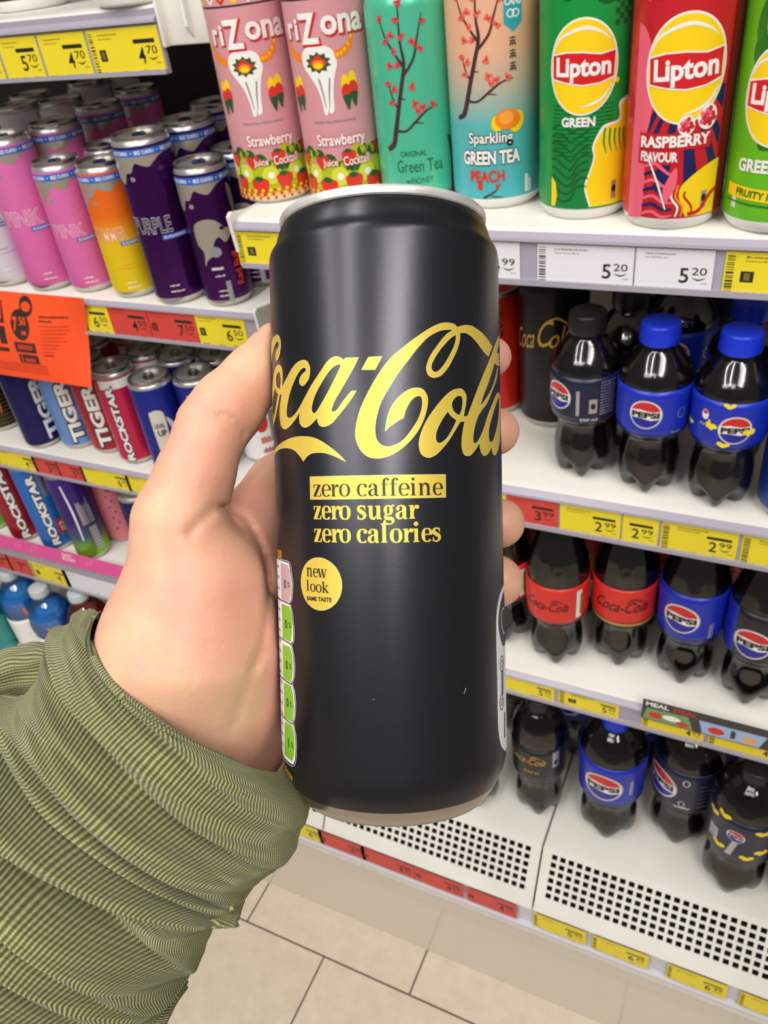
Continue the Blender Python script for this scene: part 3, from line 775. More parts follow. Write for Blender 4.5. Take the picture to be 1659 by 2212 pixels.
a.disc(.0080, .0585, .0085, .0062, orng, 4, 20); a.disc(.0140, .0565, .0050, .0068, Yw, 3, 18, -.4); a.disc(.0010, .0565, .0040, .0050, Yw, 3, 16); a.disc(.0070, .0595, .0050, .0042, paint('peach_flesh', (250, 160, 60)), 5, 16)
a.text('Sparkling', -.004, .0470, .030, .0090, W_, 6, off=.02, outline=(K_, .04)); a.text('GREEN TEA', -.004, .0355, .040, .0090, W_, 6, off=.04, outline=(K_, .04)); a.text('PEACH', -.007, .0235, .024, .0080, straw, 6, off=.03)
a.stroke([(-.010, .009, .0015), (-.002, .013, .001), (.002, .018, .0005)], bark, 2); a.stroke([(-.004, .010, .0008), (.004, .009, .0004)], bark, 2); a.disc(-.012, .017, .002, .003, straw, 3, 10); a.disc(.000, .0165, .0015, .0015, straw, 3, 10)
scribble(a, .020, .010, .005, .012, W_, 2)
tall_can(place_axis(1066, 200, ya, D1), 'peach and turquoise sparkling green tea can with blossom branch', peach, a, r=.0318, h=.1470, lid=gold_alu, turn=-.02, base=W_)

def lipton_badge(a, cx, cz, s=1.0, tilt=0.0):
    a.disc(cx, cz, .0195 * s, .0240 * s, W_, 4, 40); a.disc(cx, cz, .0185 * s, .0230 * s, Yw, 5, 40)
    c, q = math.cos(tilt), math.sin(tilt)
    T = lambda x, z: (cx + s * (x * c - z * q), cz + s * (x * q + z * c))
    a.stroke([T(-.0165, .0085) + (.0003,), T(-.0120, .0150) + (.0012 * s,), T(0, .0190) + (.0018 * s,), T(.0090, .0165) + (.0012 * s,), T(.0140, .0125) + (.0002,)], W_, 6)
    a.stroke([T(.0160, -.0090) + (.0003,), T(.0115, -.0150) + (.0012 * s,), T(.006, -.0180) + (.0014 * s,), T(-.0010, -.0195) + (.0002,)], W_, 6)
    a.poly([T(*p) for p in [(-.0178, .0068), (-.0090, .0082), (.0000, .0080), (.0090, .0066), (.0178, .0078), (.0174, -.0062), (.0090, -.0084), (.0, -.0090), (-.0090, -.0076), (-.0176, -.0058)]], W_, 7, smooth=False)
    a.poly([T(*p) for p in [(-.0172, .0060), (-.0090, .0074), (.0000, .0072), (.0090, .0058), (.0172, .0070), (.0168, -.0054), (.0090, -.0076), (.0, -.0082), (-.0090, -.0068), (-.0170, -.0050)]], paint('badge_red', (206, 30, 38)), 8, smooth=False)
    a.text('Lipton', *T(0, -.0008), .0300 * s, .0125 * s, W_, 9, rot=tilt, off=.035)
    return a
lg = paint('tea_green', (22, 148, 64), .3, .15); lgd = paint('tea_dark_green', (20, 96, 44), .3, .15)
a = Art(); lipton_badge(a, -.0045, .0900, 1.08)
a.text('GREEN', -.0065, .0605, .0205, .0056, W_, 5, off=.04)
for k in range(14):
    z = .0690 - k * .0022; a.rect(-.0230, z, .0150, z + .0007, lgd, 1)
for k in range(9):
    pts = [(-.024 + x, .0560 - k * .0050 + .0030 * math.sin((x * 260) + k * .3) + (.004 if x > .015 else 0), .0012) for x in [i * .0035 for i in range(8)]]
    a.stroke(pts, lgd, 2)
a.poly([(-.0235, .053), (-.016, .054), (-.009, .051), (-.005, .048), (.000, .044), (.004, .036), (.002, .028), (-.001, .020), (.003, .0095), (-.0235, .0095)], paint('tea_mid_green', (26, 130, 62), .3, .15), 1, smooth=False)
a.poly([(.0270, .0095, 1), (.0270, .072, 1), (.0190, .069), (.0195, .060), (.0100, .058), (.0060, .054), (.0025, .046), (.0035, .040), (.0015, .032), (-.0015, .022), (.002, .0095, 1)], W_, 2, smooth=True)
a.poly([(.0270, .0095, 1), (.0270, .070, 1), (.0205, .067), (.0205, .059), (.0112, .0565), (.0072, .053), (.0037, .046), (.0045, .040), (.0025, .032), (-.0004, .022), (.0032, .0095, 1)], Yw, 3, smooth=True)
for k in range(5): a.stroke([(.010 + k * .0034, .056 - k * .0005, .0012), (.0095 + k * .0036, .048, .0012), (.0115 + k * .0036, .041, .0003)], lg, 4)
a.poly([(-.0240, .028), (-.0205, .024), (-.0195, .016), (-.021, .0095), (-.024, .0095)], Yw, 3)
for i in range(4):
    for j in range(10):
        if (i + j) % 2 == 0: a.rect(.0135 + i * .0028, .110 + j * .0028, .0163 + i * .0028, .1128 + j * .0028, lgd, 1)
a.disc(-.012, .1330, .006, .0095, lgd, 2, 18, -.5); a.disc(.011, .132, .009, .012, lgd, 2, 20, -.7); a.disc(-.003, .142, .008, .008, Yw, 2, 18); a.stroke([(-.002, .126, .0008), (-.001, .136, .0012), (-.004, .145, .0006)], W_, 3); a.stroke([(.004, .126, .0006), (.011, .130, .0009), (.0165, .140, .0006)], W_, 3)
a.disc(.0165, .0815, .0014, .0016, Yw, 3, 12); a.disc(-.0170, .0735, .0010, .0016, Yw, 3, 12)
a.rect(.0270, .008, .0400, .135, paint('tea_side_green', (30, 66, 36)), 4)
for k in range(30): a.rect(.0275, .020 + k * .0036, .0350, .0212 + k * .0036, paint('small_print_olive', (104, 120, 40)), 5)
a.rect(.0300, .012, .0360, .055, W_, 6); a.rect(.0160, .0130, .0195, .0240, SIL, 5); a.disc(.0178, .0190, .0014, .0022, K_, 6, 12)
t = item('drink_can', place_base(1262, 480, D1, .0297), 'green iced tea can with yellow badge and curly yellow corner', 'can', G_tea, .05)
can_parts(t, .0297, .146, lg, a, base_mat=W_, lid=alu_dull)
# raspberry
rsp = paint('raspberry_red', (200, 34, 44), .3, .15); rpk = paint('raspberry_pink', (232, 96, 120))
a = Art(); 
for k in range(18):
    an = math.radians(-8 - k * 11); an2 = math.radians(-8 - (k + .8) * 11)
    cx, cz = .0, .086
    P = [(cx + .008 * math.cos(an), cz + .008 * math.sin(an)), (cx + .046 * math.cos(an), cz + .062 * math.sin(an)), (cx + .046 * math.cos(an2), cz + .062 * math.sin(an2)), (cx + .008 * math.cos(an2), cz + .008 * math.sin(an2))]
    P = [(max(-.023, min(.025, x)), max(.010, z)) for x, z in P]
    a.poly(P, W_, 1); 
    P2 = [((x - cx) * .985 + cx, (z - cz) * .985 + cz) for x, z in P]
    an += .025; an2 -= .025
    P = [(cx + .008 * math.cos(an), cz + .008 * math.sin(an)), (cx + .046 * math.cos(an), cz + .062 * math.sin(an)), (cx + .046 * math.cos(an2), cz + .062 * math.sin(an2)), (cx + .008 * math.cos(an2), cz + .008 * math.sin(an2))]
    P = [(max(-.023, min(.025, x)), max(.010, z)) for x, z in P]
    a.poly(P, (NV, rsp)[k % 2], 2)
a.poly([(-.0300, .006, 1), (-.0300, .112, 1), (-.0235, .108), (-.0180, .095), (-.0155, .080), (-.0175, .062), (-.0200, .050), (-.0180, .030), (-.0185, .0085, 1)], rpk, 3, smooth=True)
lipton_badge(a, .0005, .0890, 1.16, .06)
a.rect(-.0235, .0475, .0185, .0565, rsp, 4); a.rect(-.0235, .0395, .0020, .0480, rsp, 4)
a.text('RASPBERRY', -.0022, .0522, .0400, .0064, W_, 6, rot=.03, off=.04); a.text('FLAVOUR', -.0105, .0437, .0220, .0056, W_, 6, off=.04)
a.poly([(.0270, .0400, 1), (.020, .0385), (.010, .033), (.0035, .026), (.0040, .018), (.0080, .0090, 1), (.0270, .0090, 1)], Yw, 4, smooth=True)
for k in range(4): a.stroke([(.000 + k * .0022, .030 - k * .002, .0011), (-.001 + k * .0024, .021, .0012), (.003 + k * .0026, .015, .0012), (.002 + k * .003, .0095, .0008)], (W_, orng, Yw, rsp)[k], 6)
a.stroke([(.009, .0105, .0022), (.016, .012, .0022), (.022, .020, .0022), (.027, .023, .0022)], rsp, 6)
for k in range(7): a.stroke([(-.0185, .038 - k * .0046, .0016), (-.012, .040 - k * .0046, .0020), (-.006, .036 - k * .0044, .0018), (.000, .032 - k * .0036, .0010)], NV if k % 2 else rpk, 5)
a.stroke([(-.018, .046, .0008), (-.010, .030, .0012), (-.004, .014, .0008)], W_, 7); a.poly([(-.004, .018), (-.006, .026), (.000, .038), (.001, .028)], rpk, 7, smooth=True)
for (cx, cz, s) in ((.0035, .0605, 1), (.0150, .0640, 1.25)):
    a.disc(cx, cz, .0046 * s, .0054 * s, W_, 5, 20)
    for k in range(14):
        an = k * 2.4; rr = .0034 * s * math.sqrt(k / 14); a.disc(cx + rr * math.cos(an), cz + 1.15 * rr * math.sin(an), .0011 * s, .0012 * s, rsp if k % 3 else rpk, 6, 8)
a.poly([(-.024, .122), (-.010, .126), (-.006, .134), (.0, .136), (.004, .145), (-.024, .145)], rpk, 1); a.poly([(-.026, .128), (-.014, .132), (-.009, .145), (-.026, .145)], NV, 2)
a.stroke([(-.024, .124, .0014), (-.012, .124, .0014), (-.008, .131, .0014), (-.002, .132, .0014), (.0, .141, .0014)], Yw, 3); a.stroke([(-.024, .127, .0012), (-.013, .1275, .0012), (-.0095, .134, .0012), (-.003, .1355, .0012), (-.001, .145, .0012)], rsp, 3)
for k in range(4): a.poly([(.006 + k * .005, .1280), (.009 + k * .005, .1280), (.004 + k * .006, .145), (.000 + k * .006, .145)], Yw, 3)
a.rect(.0165, .0130, .0200, .0230, SIL, 5); a.disc(.0182, .0190, .0014, .0022, K_, 6, 12)
a.rect(.0265, .006, .036, .14, paint('raspberry_dark', (112, 12, 26)), 6)
t = item('drink_can', place_base(1440, 502, D1, .0300), 'red raspberry iced tea can with navy rays', 'can', G_tea, .03)
can_parts(t, .0300, .146, rsp, a, base_mat=W_)
lime = paint('lime_green', (104, 190, 32), .3, .15); limed = paint('lime_leaf', (40, 110, 30)); limel = paint('lime_fruit', (150, 176, 40))
a = Art(); lipton_badge(a, -.006, .0745, 1.08)
a.text('GREEN', -.0130, .0385, .0240, .0072, W_, 4, off=.04); a.poly([(-.032, .0205), (-.032, .0275), (.028, .0240), (.028, .0175)], Yw, 3, smooth=False); a.text('FRUITY ICE TEA', -.005, .0225, .038, .0042, limed, 5, rot=-.07, off=.03)
a.disc(-.013, .1100, .012, .018, limed, 1, 22, -.3); a.disc(-.009, .1120, .010, .014, limel, 2, 20, -.3); a.disc(-.018, .090, .006, .012, limed, 1, 16, .5); a.disc(-.014, .0600, .008, .010, limel, 2, 18); a.disc(-.004, .0540, .012, .005, limed, 1, 18, .5); a.disc(.018, .128, .014, .010, limed, 1, 18)
scribble(a, -.027, .014, .003, .010, W_, 3); a.stroke([(-.032, .0180, .0009), (0, .0165, .0009), (.028, .0150, .0009)], limed, 3)
t = item('drink_can', place_base(1662, 512, D1, .0300), 'bright lime green iced tea can cut by the right picture edge', 'can', G_tea, .0)
can_parts(t, .0300, .146, lime, a, base_mat=W_)
# second row behind
for px, m, lab in ((655, ar_pink, 'pink can standing in the second row behind the strawberry cans'), (980, teal, 'teal can standing in the second row'), (1160, lgd, 'dark green can half hidden in the second row left of the green badge can'), (1355, paint('cola_brown_print', (60, 26, 30)), 'dark brown can in the second row behind the raspberry can'), (1570, lgd, 'dark green can in the second row behind the raspberry and lime cans')):
    p = place_axis(px, 230, .660, D1); t = item('drink_can', p, lab, 'can', 'second row of iced tea cans'); can_parts(t, .0297, .146, m, None, n=28)

# ---- slim energy cans, left bay
G_rb = 'slim energy cans with blue bands'
DL1, DL2, DL3, DL4 = Z(-.3085), Z(-.547), Z(-.745), ZD
rb_pink = paint('energy_pink', (222, 110, 176), .42, .2); rb_white = paint('energy_white', (216, 210, 220), .45, .1); rb_pur = paint('energy_purple', (74, 22, 96), .22, .7)
rb_or = paint('energy_sunset', (240, 110, 20), .4, .2, fn=ramp_z([(0, (232, 206, 20)), (.058, (236, 196, 20)), (.075, (240, 150, 24)), (.088, (238, 110, 20)), (.14, (232, 96, 20))]))
cream = paint('energy_silver_print', (196, 186, 170), .3, .6)
def band_art(word, h, txt, small='SUGARFREE', bull=False):
    a = Art(); zb0 = h - .0185
    rr = .0260 if h < .15 else .0285
    a.rect(-math.pi * rr * .999, zb0 + .0010, math.pi * rr * .999, zb0 + .0075, band_blue, 2)
    for k in range(5): a.text('BEZ CUKRU', -.052 + k * .026, zb0 + .0043, .019, .0034, W_, 3, off=.03); a.disc(-.065 + k * .026, zb0 + .0043, .0007, .0007, W_, 3, 8)
    # silver drips below the band
    a.poly([(-.040, zb0 + .001, 1), (-.0400, zb0 - .018, 1), (-.030, zb0 - .024), (-.024, zb0 - .014), (-.018, zb0 - .013), (-.012, zb0 - .005), (-.006, zb0 - .007), (.001, zb0 - .009), (.007, zb0 - .005), (.013, zb0 - .001), (.020, zb0 + .001, 1)], cream, 1, smooth=True)
    a.disc(-.018, zb0 - .019, .0028, .0022, cream, 1, 12)
    s = h / .135
    if word:
        a.text(word, -.0105 if len(word) < 5 else -.013, .068 * s, .0340 * s, .0125 * s, txt, 2, off=.0, outline=(W_ if txt is not W_ else SIL, .022))
        a.rect(-.004, .056 * s, .020 * s, .0600 * s, band_blue, 3); a.text(small, .0078 * s, .058 * s, .020 * s, .0026, W_, 4, off=.02)
    a.stroke([(-.015, .034 * s, .0004), (.000, .0325 * s, .0004), (.015, .034 * s, .0004)], txt, 2)
    scribble(a, -.009, .036 * s, .014, .0012, txt, 3); scribble(a, -.010, .017 * s, .010, .0016, W_, 4); scribble(a, -.010, .012 * s, .014, .0016, W_, 5)
    if bull:
        a.poly([(-.022, .078), (-.019, .086), (-.008, .090), (.002, .088), (.010, .080), (.014, .079), (.016, .074), (.008, .066), (.002, .072), (-.004, .066), (-.006, .056), (-.014, .050), (-.018, .044), (-.016, .058), (-.021, .066)], cream, 3, smooth=True)
        a.disc(-.004, .058, .0060, .0052, SIL, 4, 18); a.disc(.007, .080, .0025, .0018, rb_pur, 5, 10)
        a.poly([(.022, .118), (.028, .112), (.029, .096), (.026, .086), (.023, .098)], cream, 3, smooth=True)
        a.text('Red Bull', .0150, .038, .034, .0080, straw, 3, rot=1.5708, off=.03); scribble(a, -.012, .040, .012, .003, W_, 3); scribble(a, -.010, .033, .010, .002, W_, 4); a.rect(-.001, .006, .004, .028, SIL, 3)
    return a
TALL, SHORT = (.0285, .166), (.0260, .140)
def ecan(pos, size, m, art, label, group=G_rb, turn=0, name='energy_drink_can', tab=tab_blue, lid=alu, n=36):
    r, h = size; t = item(name, pos, label, 'can', group, turn)
    return can_parts(t, r, h, m, art, lid=lid, tab=tab, n=n, top_mat=SIL, neck=.0062, du=.005, lr=r - .0022)
txd = paint('print_mauve_grey', (150, 110, 140))
ecan(place_base(40, 618, DL1, .029), TALL, rb_white, band_art('PINK', .166, txd), 'white slim can at the left picture edge', turn=.0)
pt = ecan(place_base(126, 628, DL1, .029), TALL, rb_pink, band_art('PINK', .166, rb_pink), 'tall pink slim can right of the white one')
ecan(place_base(213, 632, DL1, .0265), SHORT, rb_pink, band_art('PINK', .140, rb_pink), 'short pink slim can beside the orange and yellow one')
ecan(place_base(305, 644, DL1, .0265), SHORT, rb_or, band_art('SUMMER', .140, orng), 'short orange to yellow slim can')
pu = ecan(place_base(400, 658, DL1, .029), TALL, rb_pur, band_art('PURPLE', .166, rb_pur), 'tall dark purple slim can, second from the shelf end')
ps = ecan(place_base(503, 664, DL1, .0265), SHORT, rb_pur, band_art('', .140, rb_pur, bull=True), 'short purple slim can with a silver bull, at the shelf end')
sp = ecan(place_top(225, 306, DL1, .140), SHORT, rb_pink, band_art('', .140, rb_pink), 'short can behind the orange and yellow one, only its lid showing')
def row_copy(src, pos, label, group=G_rb):
    c = copy_tree(src); c.location = pos; c.rotation_euler = (0, 0, yaw(pos[0], pos[1])); setp(c, label, 'can', group); return c
row_copy(pt, place_top(112, 258, DL1, .166), 'tall pink can directly behind the front tall pink can')
row_copy(pt, place_top(208, 220, DL1, .166), 'tall pink can third in its row, in shade')
row_copy(pt, place_top(290, 186, DL1, .166), 'tall pink can fourth in its row, deep in shade')
row_copy(pu, place_top(398, 252, DL1, .166), 'tall purple can directly behind the front tall purple can')
row_copy(pu, place_top(462, 214, DL1, .166), 'tall purple can third in its row beside the strawberry can')
row_copy(ps, place_top(500, 312, DL1, .140), 'short purple can behind the silver bull can')
plain_t = paint('energy_shade_maroon', (110, 30, 60), .35, .3)
pl = ecan(place_top(36, 222, DL1, .166), TALL, rb_white, None, 'bare lidded slim can in the left back row, nearest', 'unbanded slim cans at the back left', tab=alu_dull)
for k, (px, py) in enumerate(((62, 200), (128, 212), (185, 172), (250, 158))):
    row_copy(pl, place_top(px, py, DL1, .166), ('unbanded can in shade just above the nearest bare lid', 'unbanded can in shade touching the third pink can', 'unbanded can in the darkest row below the 4 70 label', 'unbanded can in the darkest row furthest right')[k], 'unbanded slim cans at the back left')

# ---- second left shelf: vertical lettered cans
G_tg = 'slim cans on the second left shelf'
def tiger_art(word, over=K_, fill=W_, h=.135, wid=.094, cz=.060, hh=.017, u=.004, extra=None):
    a = Art()
    a.text(word, u, cz, wid, hh, fill, 3, rot=1.5708, off=.045, outline=(over, .075))
    if extra: extra(a)
    return a
navy = paint('can_navy', (26, 26, 92), .22, .5); lblue = paint('can_light_blue', (110, 150, 214), .35, .3); cred = paint('can_crimson', (176, 30, 52), .3, .3); rasp = paint('can_raspberry', (200, 32, 80), .3, .3)
def cells(a):
    a.rect(-.016, .060, -.008, .105, paint('can_dark_red_print', (116, 20, 34)), 1)
def rk(a):
    a.rect(.013, .055, .018, .118, SIL, 2); a.text('RASPBERRY', .0155, .082, .040, .0034, K_, 3, rot=1.5708, off=.02); a.rect(-.025, .112, .025, .124, W_, 1)
dots = mat('can_black_gold_dots', (20, 18, 16), .3, .3, fn=None)
def dot_fn():
    m = dots; nt = m.node_tree; b = nt.nodes['Principled BSDF']
    return m
a = Art(); GD_ = paint('gold_dot_print', (196, 138, 40))
for j in range(16):
    for i in range(17): a.disc(-.030 + i * .0036 + (j % 2) * .0018, .014 + j * .0060, .0006, .0009, GD_, 2, 8)
for k in range(5): a.stroke([(-.012 + k * .003, .03, .0008), (-.011 + k * .003, .045, .0016), (-.013 + k * .003, .058, .0006)], orng, 3)
S2 = (.0265, .135)
sc = lambda *A, **k: ecan(*A, group=G_tg, tab=alu_dull, lid=alu_dull, **k)
sc(place_base(22, 930, DL2, .029), (.029, .150), dots, a, 'black can with small gold dots at the left picture edge')
sc(place_axis(70, 900, .745, DL2), S2, rasp, None, 'rose can standing behind the dotted and navy cans')
sc(place_base(107, 968, DL2, .0265), S2, navy, tiger_art('TIGER', navy, W_, u=.014), 'glossy navy can with white vertical lettering')
sc(place_base(186, 969, DL2, .0265), S2, lblue, tiger_art('TIGER', u=-.003), 'light blue can with white lettering running upwards')
tr = sc(place_base(253, 979, DL2, .0265), S2, cred, tiger_art('TIGER', u=-.009, extra=cells), 'crimson can with black edged white lettering running upwards')
rs = sc(place_base(312, 1002, DL2, .0265), S2, rasp, tiger_art('ROCKSTAR', K_, W_, wid=.108, cz=.062, hh=.010, u=-.013, extra=rk), 'raspberry can with white collar and slanting white lettering')
blu = paint('can_royal_blue', (36, 44, 150), .28, .5); creamy = paint('can_cream_print', (206, 200, 186), .4)
a = Art(); a.poly([(-.014, .090), (-.010, .098), (-.002, .099), (.004, .092), (.003, .060), (.000, .020), (-.012, .024)], creamy, 2, smooth=True); a.text('LEVEL', -.005, .078, .013, .006, K_, 3, off=.03); a.text('UP', -.004, .068, .011, .0085, K_, 3, off=.04)
a.poly([(.006, .088), (.020, .066), (.024, .058), (.018, .054), (.010, .066)], creamy, 2, smooth=True); a.rect(-.014, .008, .008, .020, cred, 2)
bl_ = sc(place_top(319, 809, DL2, .135), S2, blu, a, 'royal blue can with cream figure reading LEVEL UP')
a = Art(); 
for k in range(4): scribble(a, -.016, .112 - k * .012, .030, .005, creamy, 50 + k)
bl2 = sc(place_top(416, 801, DL2, .135), S2, blu, a, 'royal blue can with pale print behind the thumb knuckle')
for src, px, py, lab in ((rs, 254, 788, None), (tr, 187, 734, 'can far back right beside the leaflet edge'), (rs, 240, 738, 'raspberry can second in its row'), (rs, 312, 756, 'raspberry can third in its row under the red labels'), (bl_, 382, 760, 'blue can second in the LEVEL UP row'), (bl2, 462, 757, 'blue can half under the rail, above the thumb')):
    if lab: row_copy(src, place_top(px, py, DL2, .135), lab, G_tg)
# seen through the gap between thumb and can
a = Art(); a.disc(-.006, .060, .009, .014, R_, 2, 24); scribble(a, -.010, .030, .018, .010, R_, 3); scribble(a, -.010, .016, .018, .008, cred, 4); a.poly([(.004, .030), (.018, .040), (.018, .070), (.006, .072)], ink_grey, 2)
t = item('drink_can', place_base(548, 1014, DL2, .0265), 'white can with a red spot seen between thumb and held can', 'can', None, .3); can_parts(t, .0265, .135, W_, a, n=28)
a = Art(); a.rect(-.07, .020, .07, .034, paint('rust_orange', (196, 84, 40)), 2)
t = item('drink_can', place_base(604, 980, DL2, .0265), 'dark brown can with rust band seen between thumb and held can', 'can'); can_parts(t, .0265, .135, paint('cola_brown_print', (60, 26, 30)), a, n=28, base_mat=W_)

# ---- third left shelf
G_rk = 'cans on the third left shelf'
sc3 = lambda *A, **k: ecan(*A, group=G_rk, **k)
S3 = (.0265, .160)
lgn = paint('can_apple_green', (120, 200, 40), .35, .2); crd2 = paint('can_deep_red', (160, 26, 44), .3, .35); rbl = paint('can_azure', (40, 110, 200), .3, .35)
pgr = paint('can_purple_green', (60, 36, 130), .3, .5, fn=ramp_z([(0, (140, 200, 40)), (.022, (130, 190, 50)), (.045, (70, 90, 120)), (.075, (58, 38, 120)), (.168, (66, 34, 140))]))
pk3 = paint('can_soft_pink', (226, 130, 140), .4, .2)
a = Art(); a.text('N', .004, .030, .014, .014, K_, 3, rot=1.57, off=.04, outline=(W_, .05))
sc3(place_base(0, 1146, DL3, .0265), S3, lgn, a, 'apple green can at the left picture edge, third shelf')
sc3(place_base(72, 1166, DL3, .0265), S3, crd2, tiger_art('ROCKSTAR', K_, W_, wid=.140, cz=.078, hh=.012, u=-.006), 'deep red can with white slanting lettering')
def az(a): a.rect(.004, .030, .020, .055, R_, 2); a.text('0.5 ZL', .012, .0425, .018, .008, W_, 3, rot=1.57, off=.03); a.rect(.004, .100, .010, .140, SIL, 2); a.rect(.013, .105, .019, .145, pk3, 2)
sc3(place_base(140, 1187, DL3, .0265), S3, rbl, tiger_art('ROCKSTAR', K_, W_, wid=.130, cz=.078, hh=.012, u=-.006, extra=az), 'azure can with a red price flash')
a = Art(); a.rect(.004, .018, .016, .060, SIL, 2)
for k in range(6): a.rect(.005, .021 + k * .006, .015, .023 + k * .006, ink_grey, 3)
for k in range(5): scribble(a, -.002 + k * .004, .066, .003, .050, SIL, 60 + k)
a.stroke([(-.012, .140, .002), (-.009, .090, .003), (-.010, .040, .002)], W_, 2)
sc3(place_base(214, 1208, DL3, .0265), S3, pgr, a, 'shiny purple can fading to green at its foot')
a = Art()
for k in range(9): a.disc(-.008 + (k % 2) * .006, .030 + k * .010, .0018, .0022, paint('print_plum', (110, 60, 130)), 2, 10)
a.text('LITE', .004, .100, .02, .008, R_, 2, off=.03)
sc3(place_axis(262, 1130, .705, DL3), S3, pk3, a, 'soft pink can behind the purple and green one')
sc3(place_top(290, 1052, DL3, .150), (.0265, .150), navy, None, 'dark can whose lid shows beside the wrist')

# ---- bottles
def shell_fn(tint, refl=0.16):
    def fn(m, nt, b):
        nt.nodes.remove(b); out = [n for n in nt.nodes if n.type == 'OUTPUT_MATERIAL'][0]
        tr = nd(nt, 'ShaderNodeBsdfTransparent'); tr.inputs[0].default_value = tint
        gl = nd(nt, 'ShaderNodeBsdfGlossy'); gl.inputs['Roughness'].default_value = 0.06
        lw = nd(nt, 'ShaderNodeLayerWeight'); lw.inputs['Blend'].default_value = 0.35
        mr = nd(nt, 'ShaderNodeMapRange'); mr.inputs['To Min'].default_value = refl * .35; mr.inputs['To Max'].default_value = min(1, refl * 3.4)
        mx = nd(nt, 'ShaderNodeMixShader')
        nt.links.new(lw.outputs['Fresnel'], mr.inputs['Value']); nt.links.new(mr.outputs['Result'], mx.inputs[0]); nt.links.new(tr.outputs[0], mx.inputs[1]); nt.links.new(gl.outputs[0], mx.inputs[2]); nt.links.new(mx.outputs[0], out.inputs[0])
    return fn
pet = mat('clear_bottle_plastic', (255, 255, 255), fn=shell_fn((.93, .94, .94, 1), .135))
pet_teal = mat('teal_bottle_plastic', (255, 255, 255), fn=shell_fn((.55, .92, .90, 1), .17))
cola = mat('cola_liquid', (15, 11, 10), 0.18, spec=.4)
blue_drink = mat('blue_drink', (24, 136, 226), 0.25, coat=.3); red_drink = mat('red_drink', (150, 26, 30), 0.25); teal_drink = mat('teal_drink', (70, 190, 190), 0.3)
cap_blue = mat('cap_royal_blue', (16, 52, 214), 0.38); cap_black = mat('cap_black', (26, 25, 26), 0.4); cap_white = mat('cap_white', (188, 194, 198), 0.4)
lab_blue = paint('label_royal_blue', (20, 44, 176), .35); lab_black = paint('label_black', (24, 24, 34), .35); lab_navyfade = paint('label_night_blue', (20, 26, 56), .35); lab_red = paint('label_cola_red', (214, 44, 32), .38); gold_ln = paint('label_gold', (190, 150, 80), .35, .3)
def pepsi_logo(a, cx, cz, s, L=3, rim=W_, squash=1.0):
    a.disc(cx, cz, s * squash, s, rim if rim is not W_ else SIL, L, 36); a.disc(cx, cz, s * .94 * squash, s * .94, W_, L + 1, 36)
    def seg(sign):
        P = []
        for k in range(25):
            an = math.radians(18 + k * 144 / 24); P.append((cx + s * .88 * squash * math.cos(an), cz + sign * s * .88 * math.sin(an)))
        P.append((cx - s * .35 * squash, cz + sign * s * .30 + s * .06)); P.append((cx + s * .35 * squash, cz + sign * s * .30 - s * .06)); return P
    a.poly(seg(1), R_, L + 2); a.poly(seg(-1), paint('emblem_deep_blue', (26, 32, 150)), L + 2)
    a.text('PEPSI', cx, cz, s * 1.62 * squash, s * .40, K_, L + 3, off=.05)
    return a
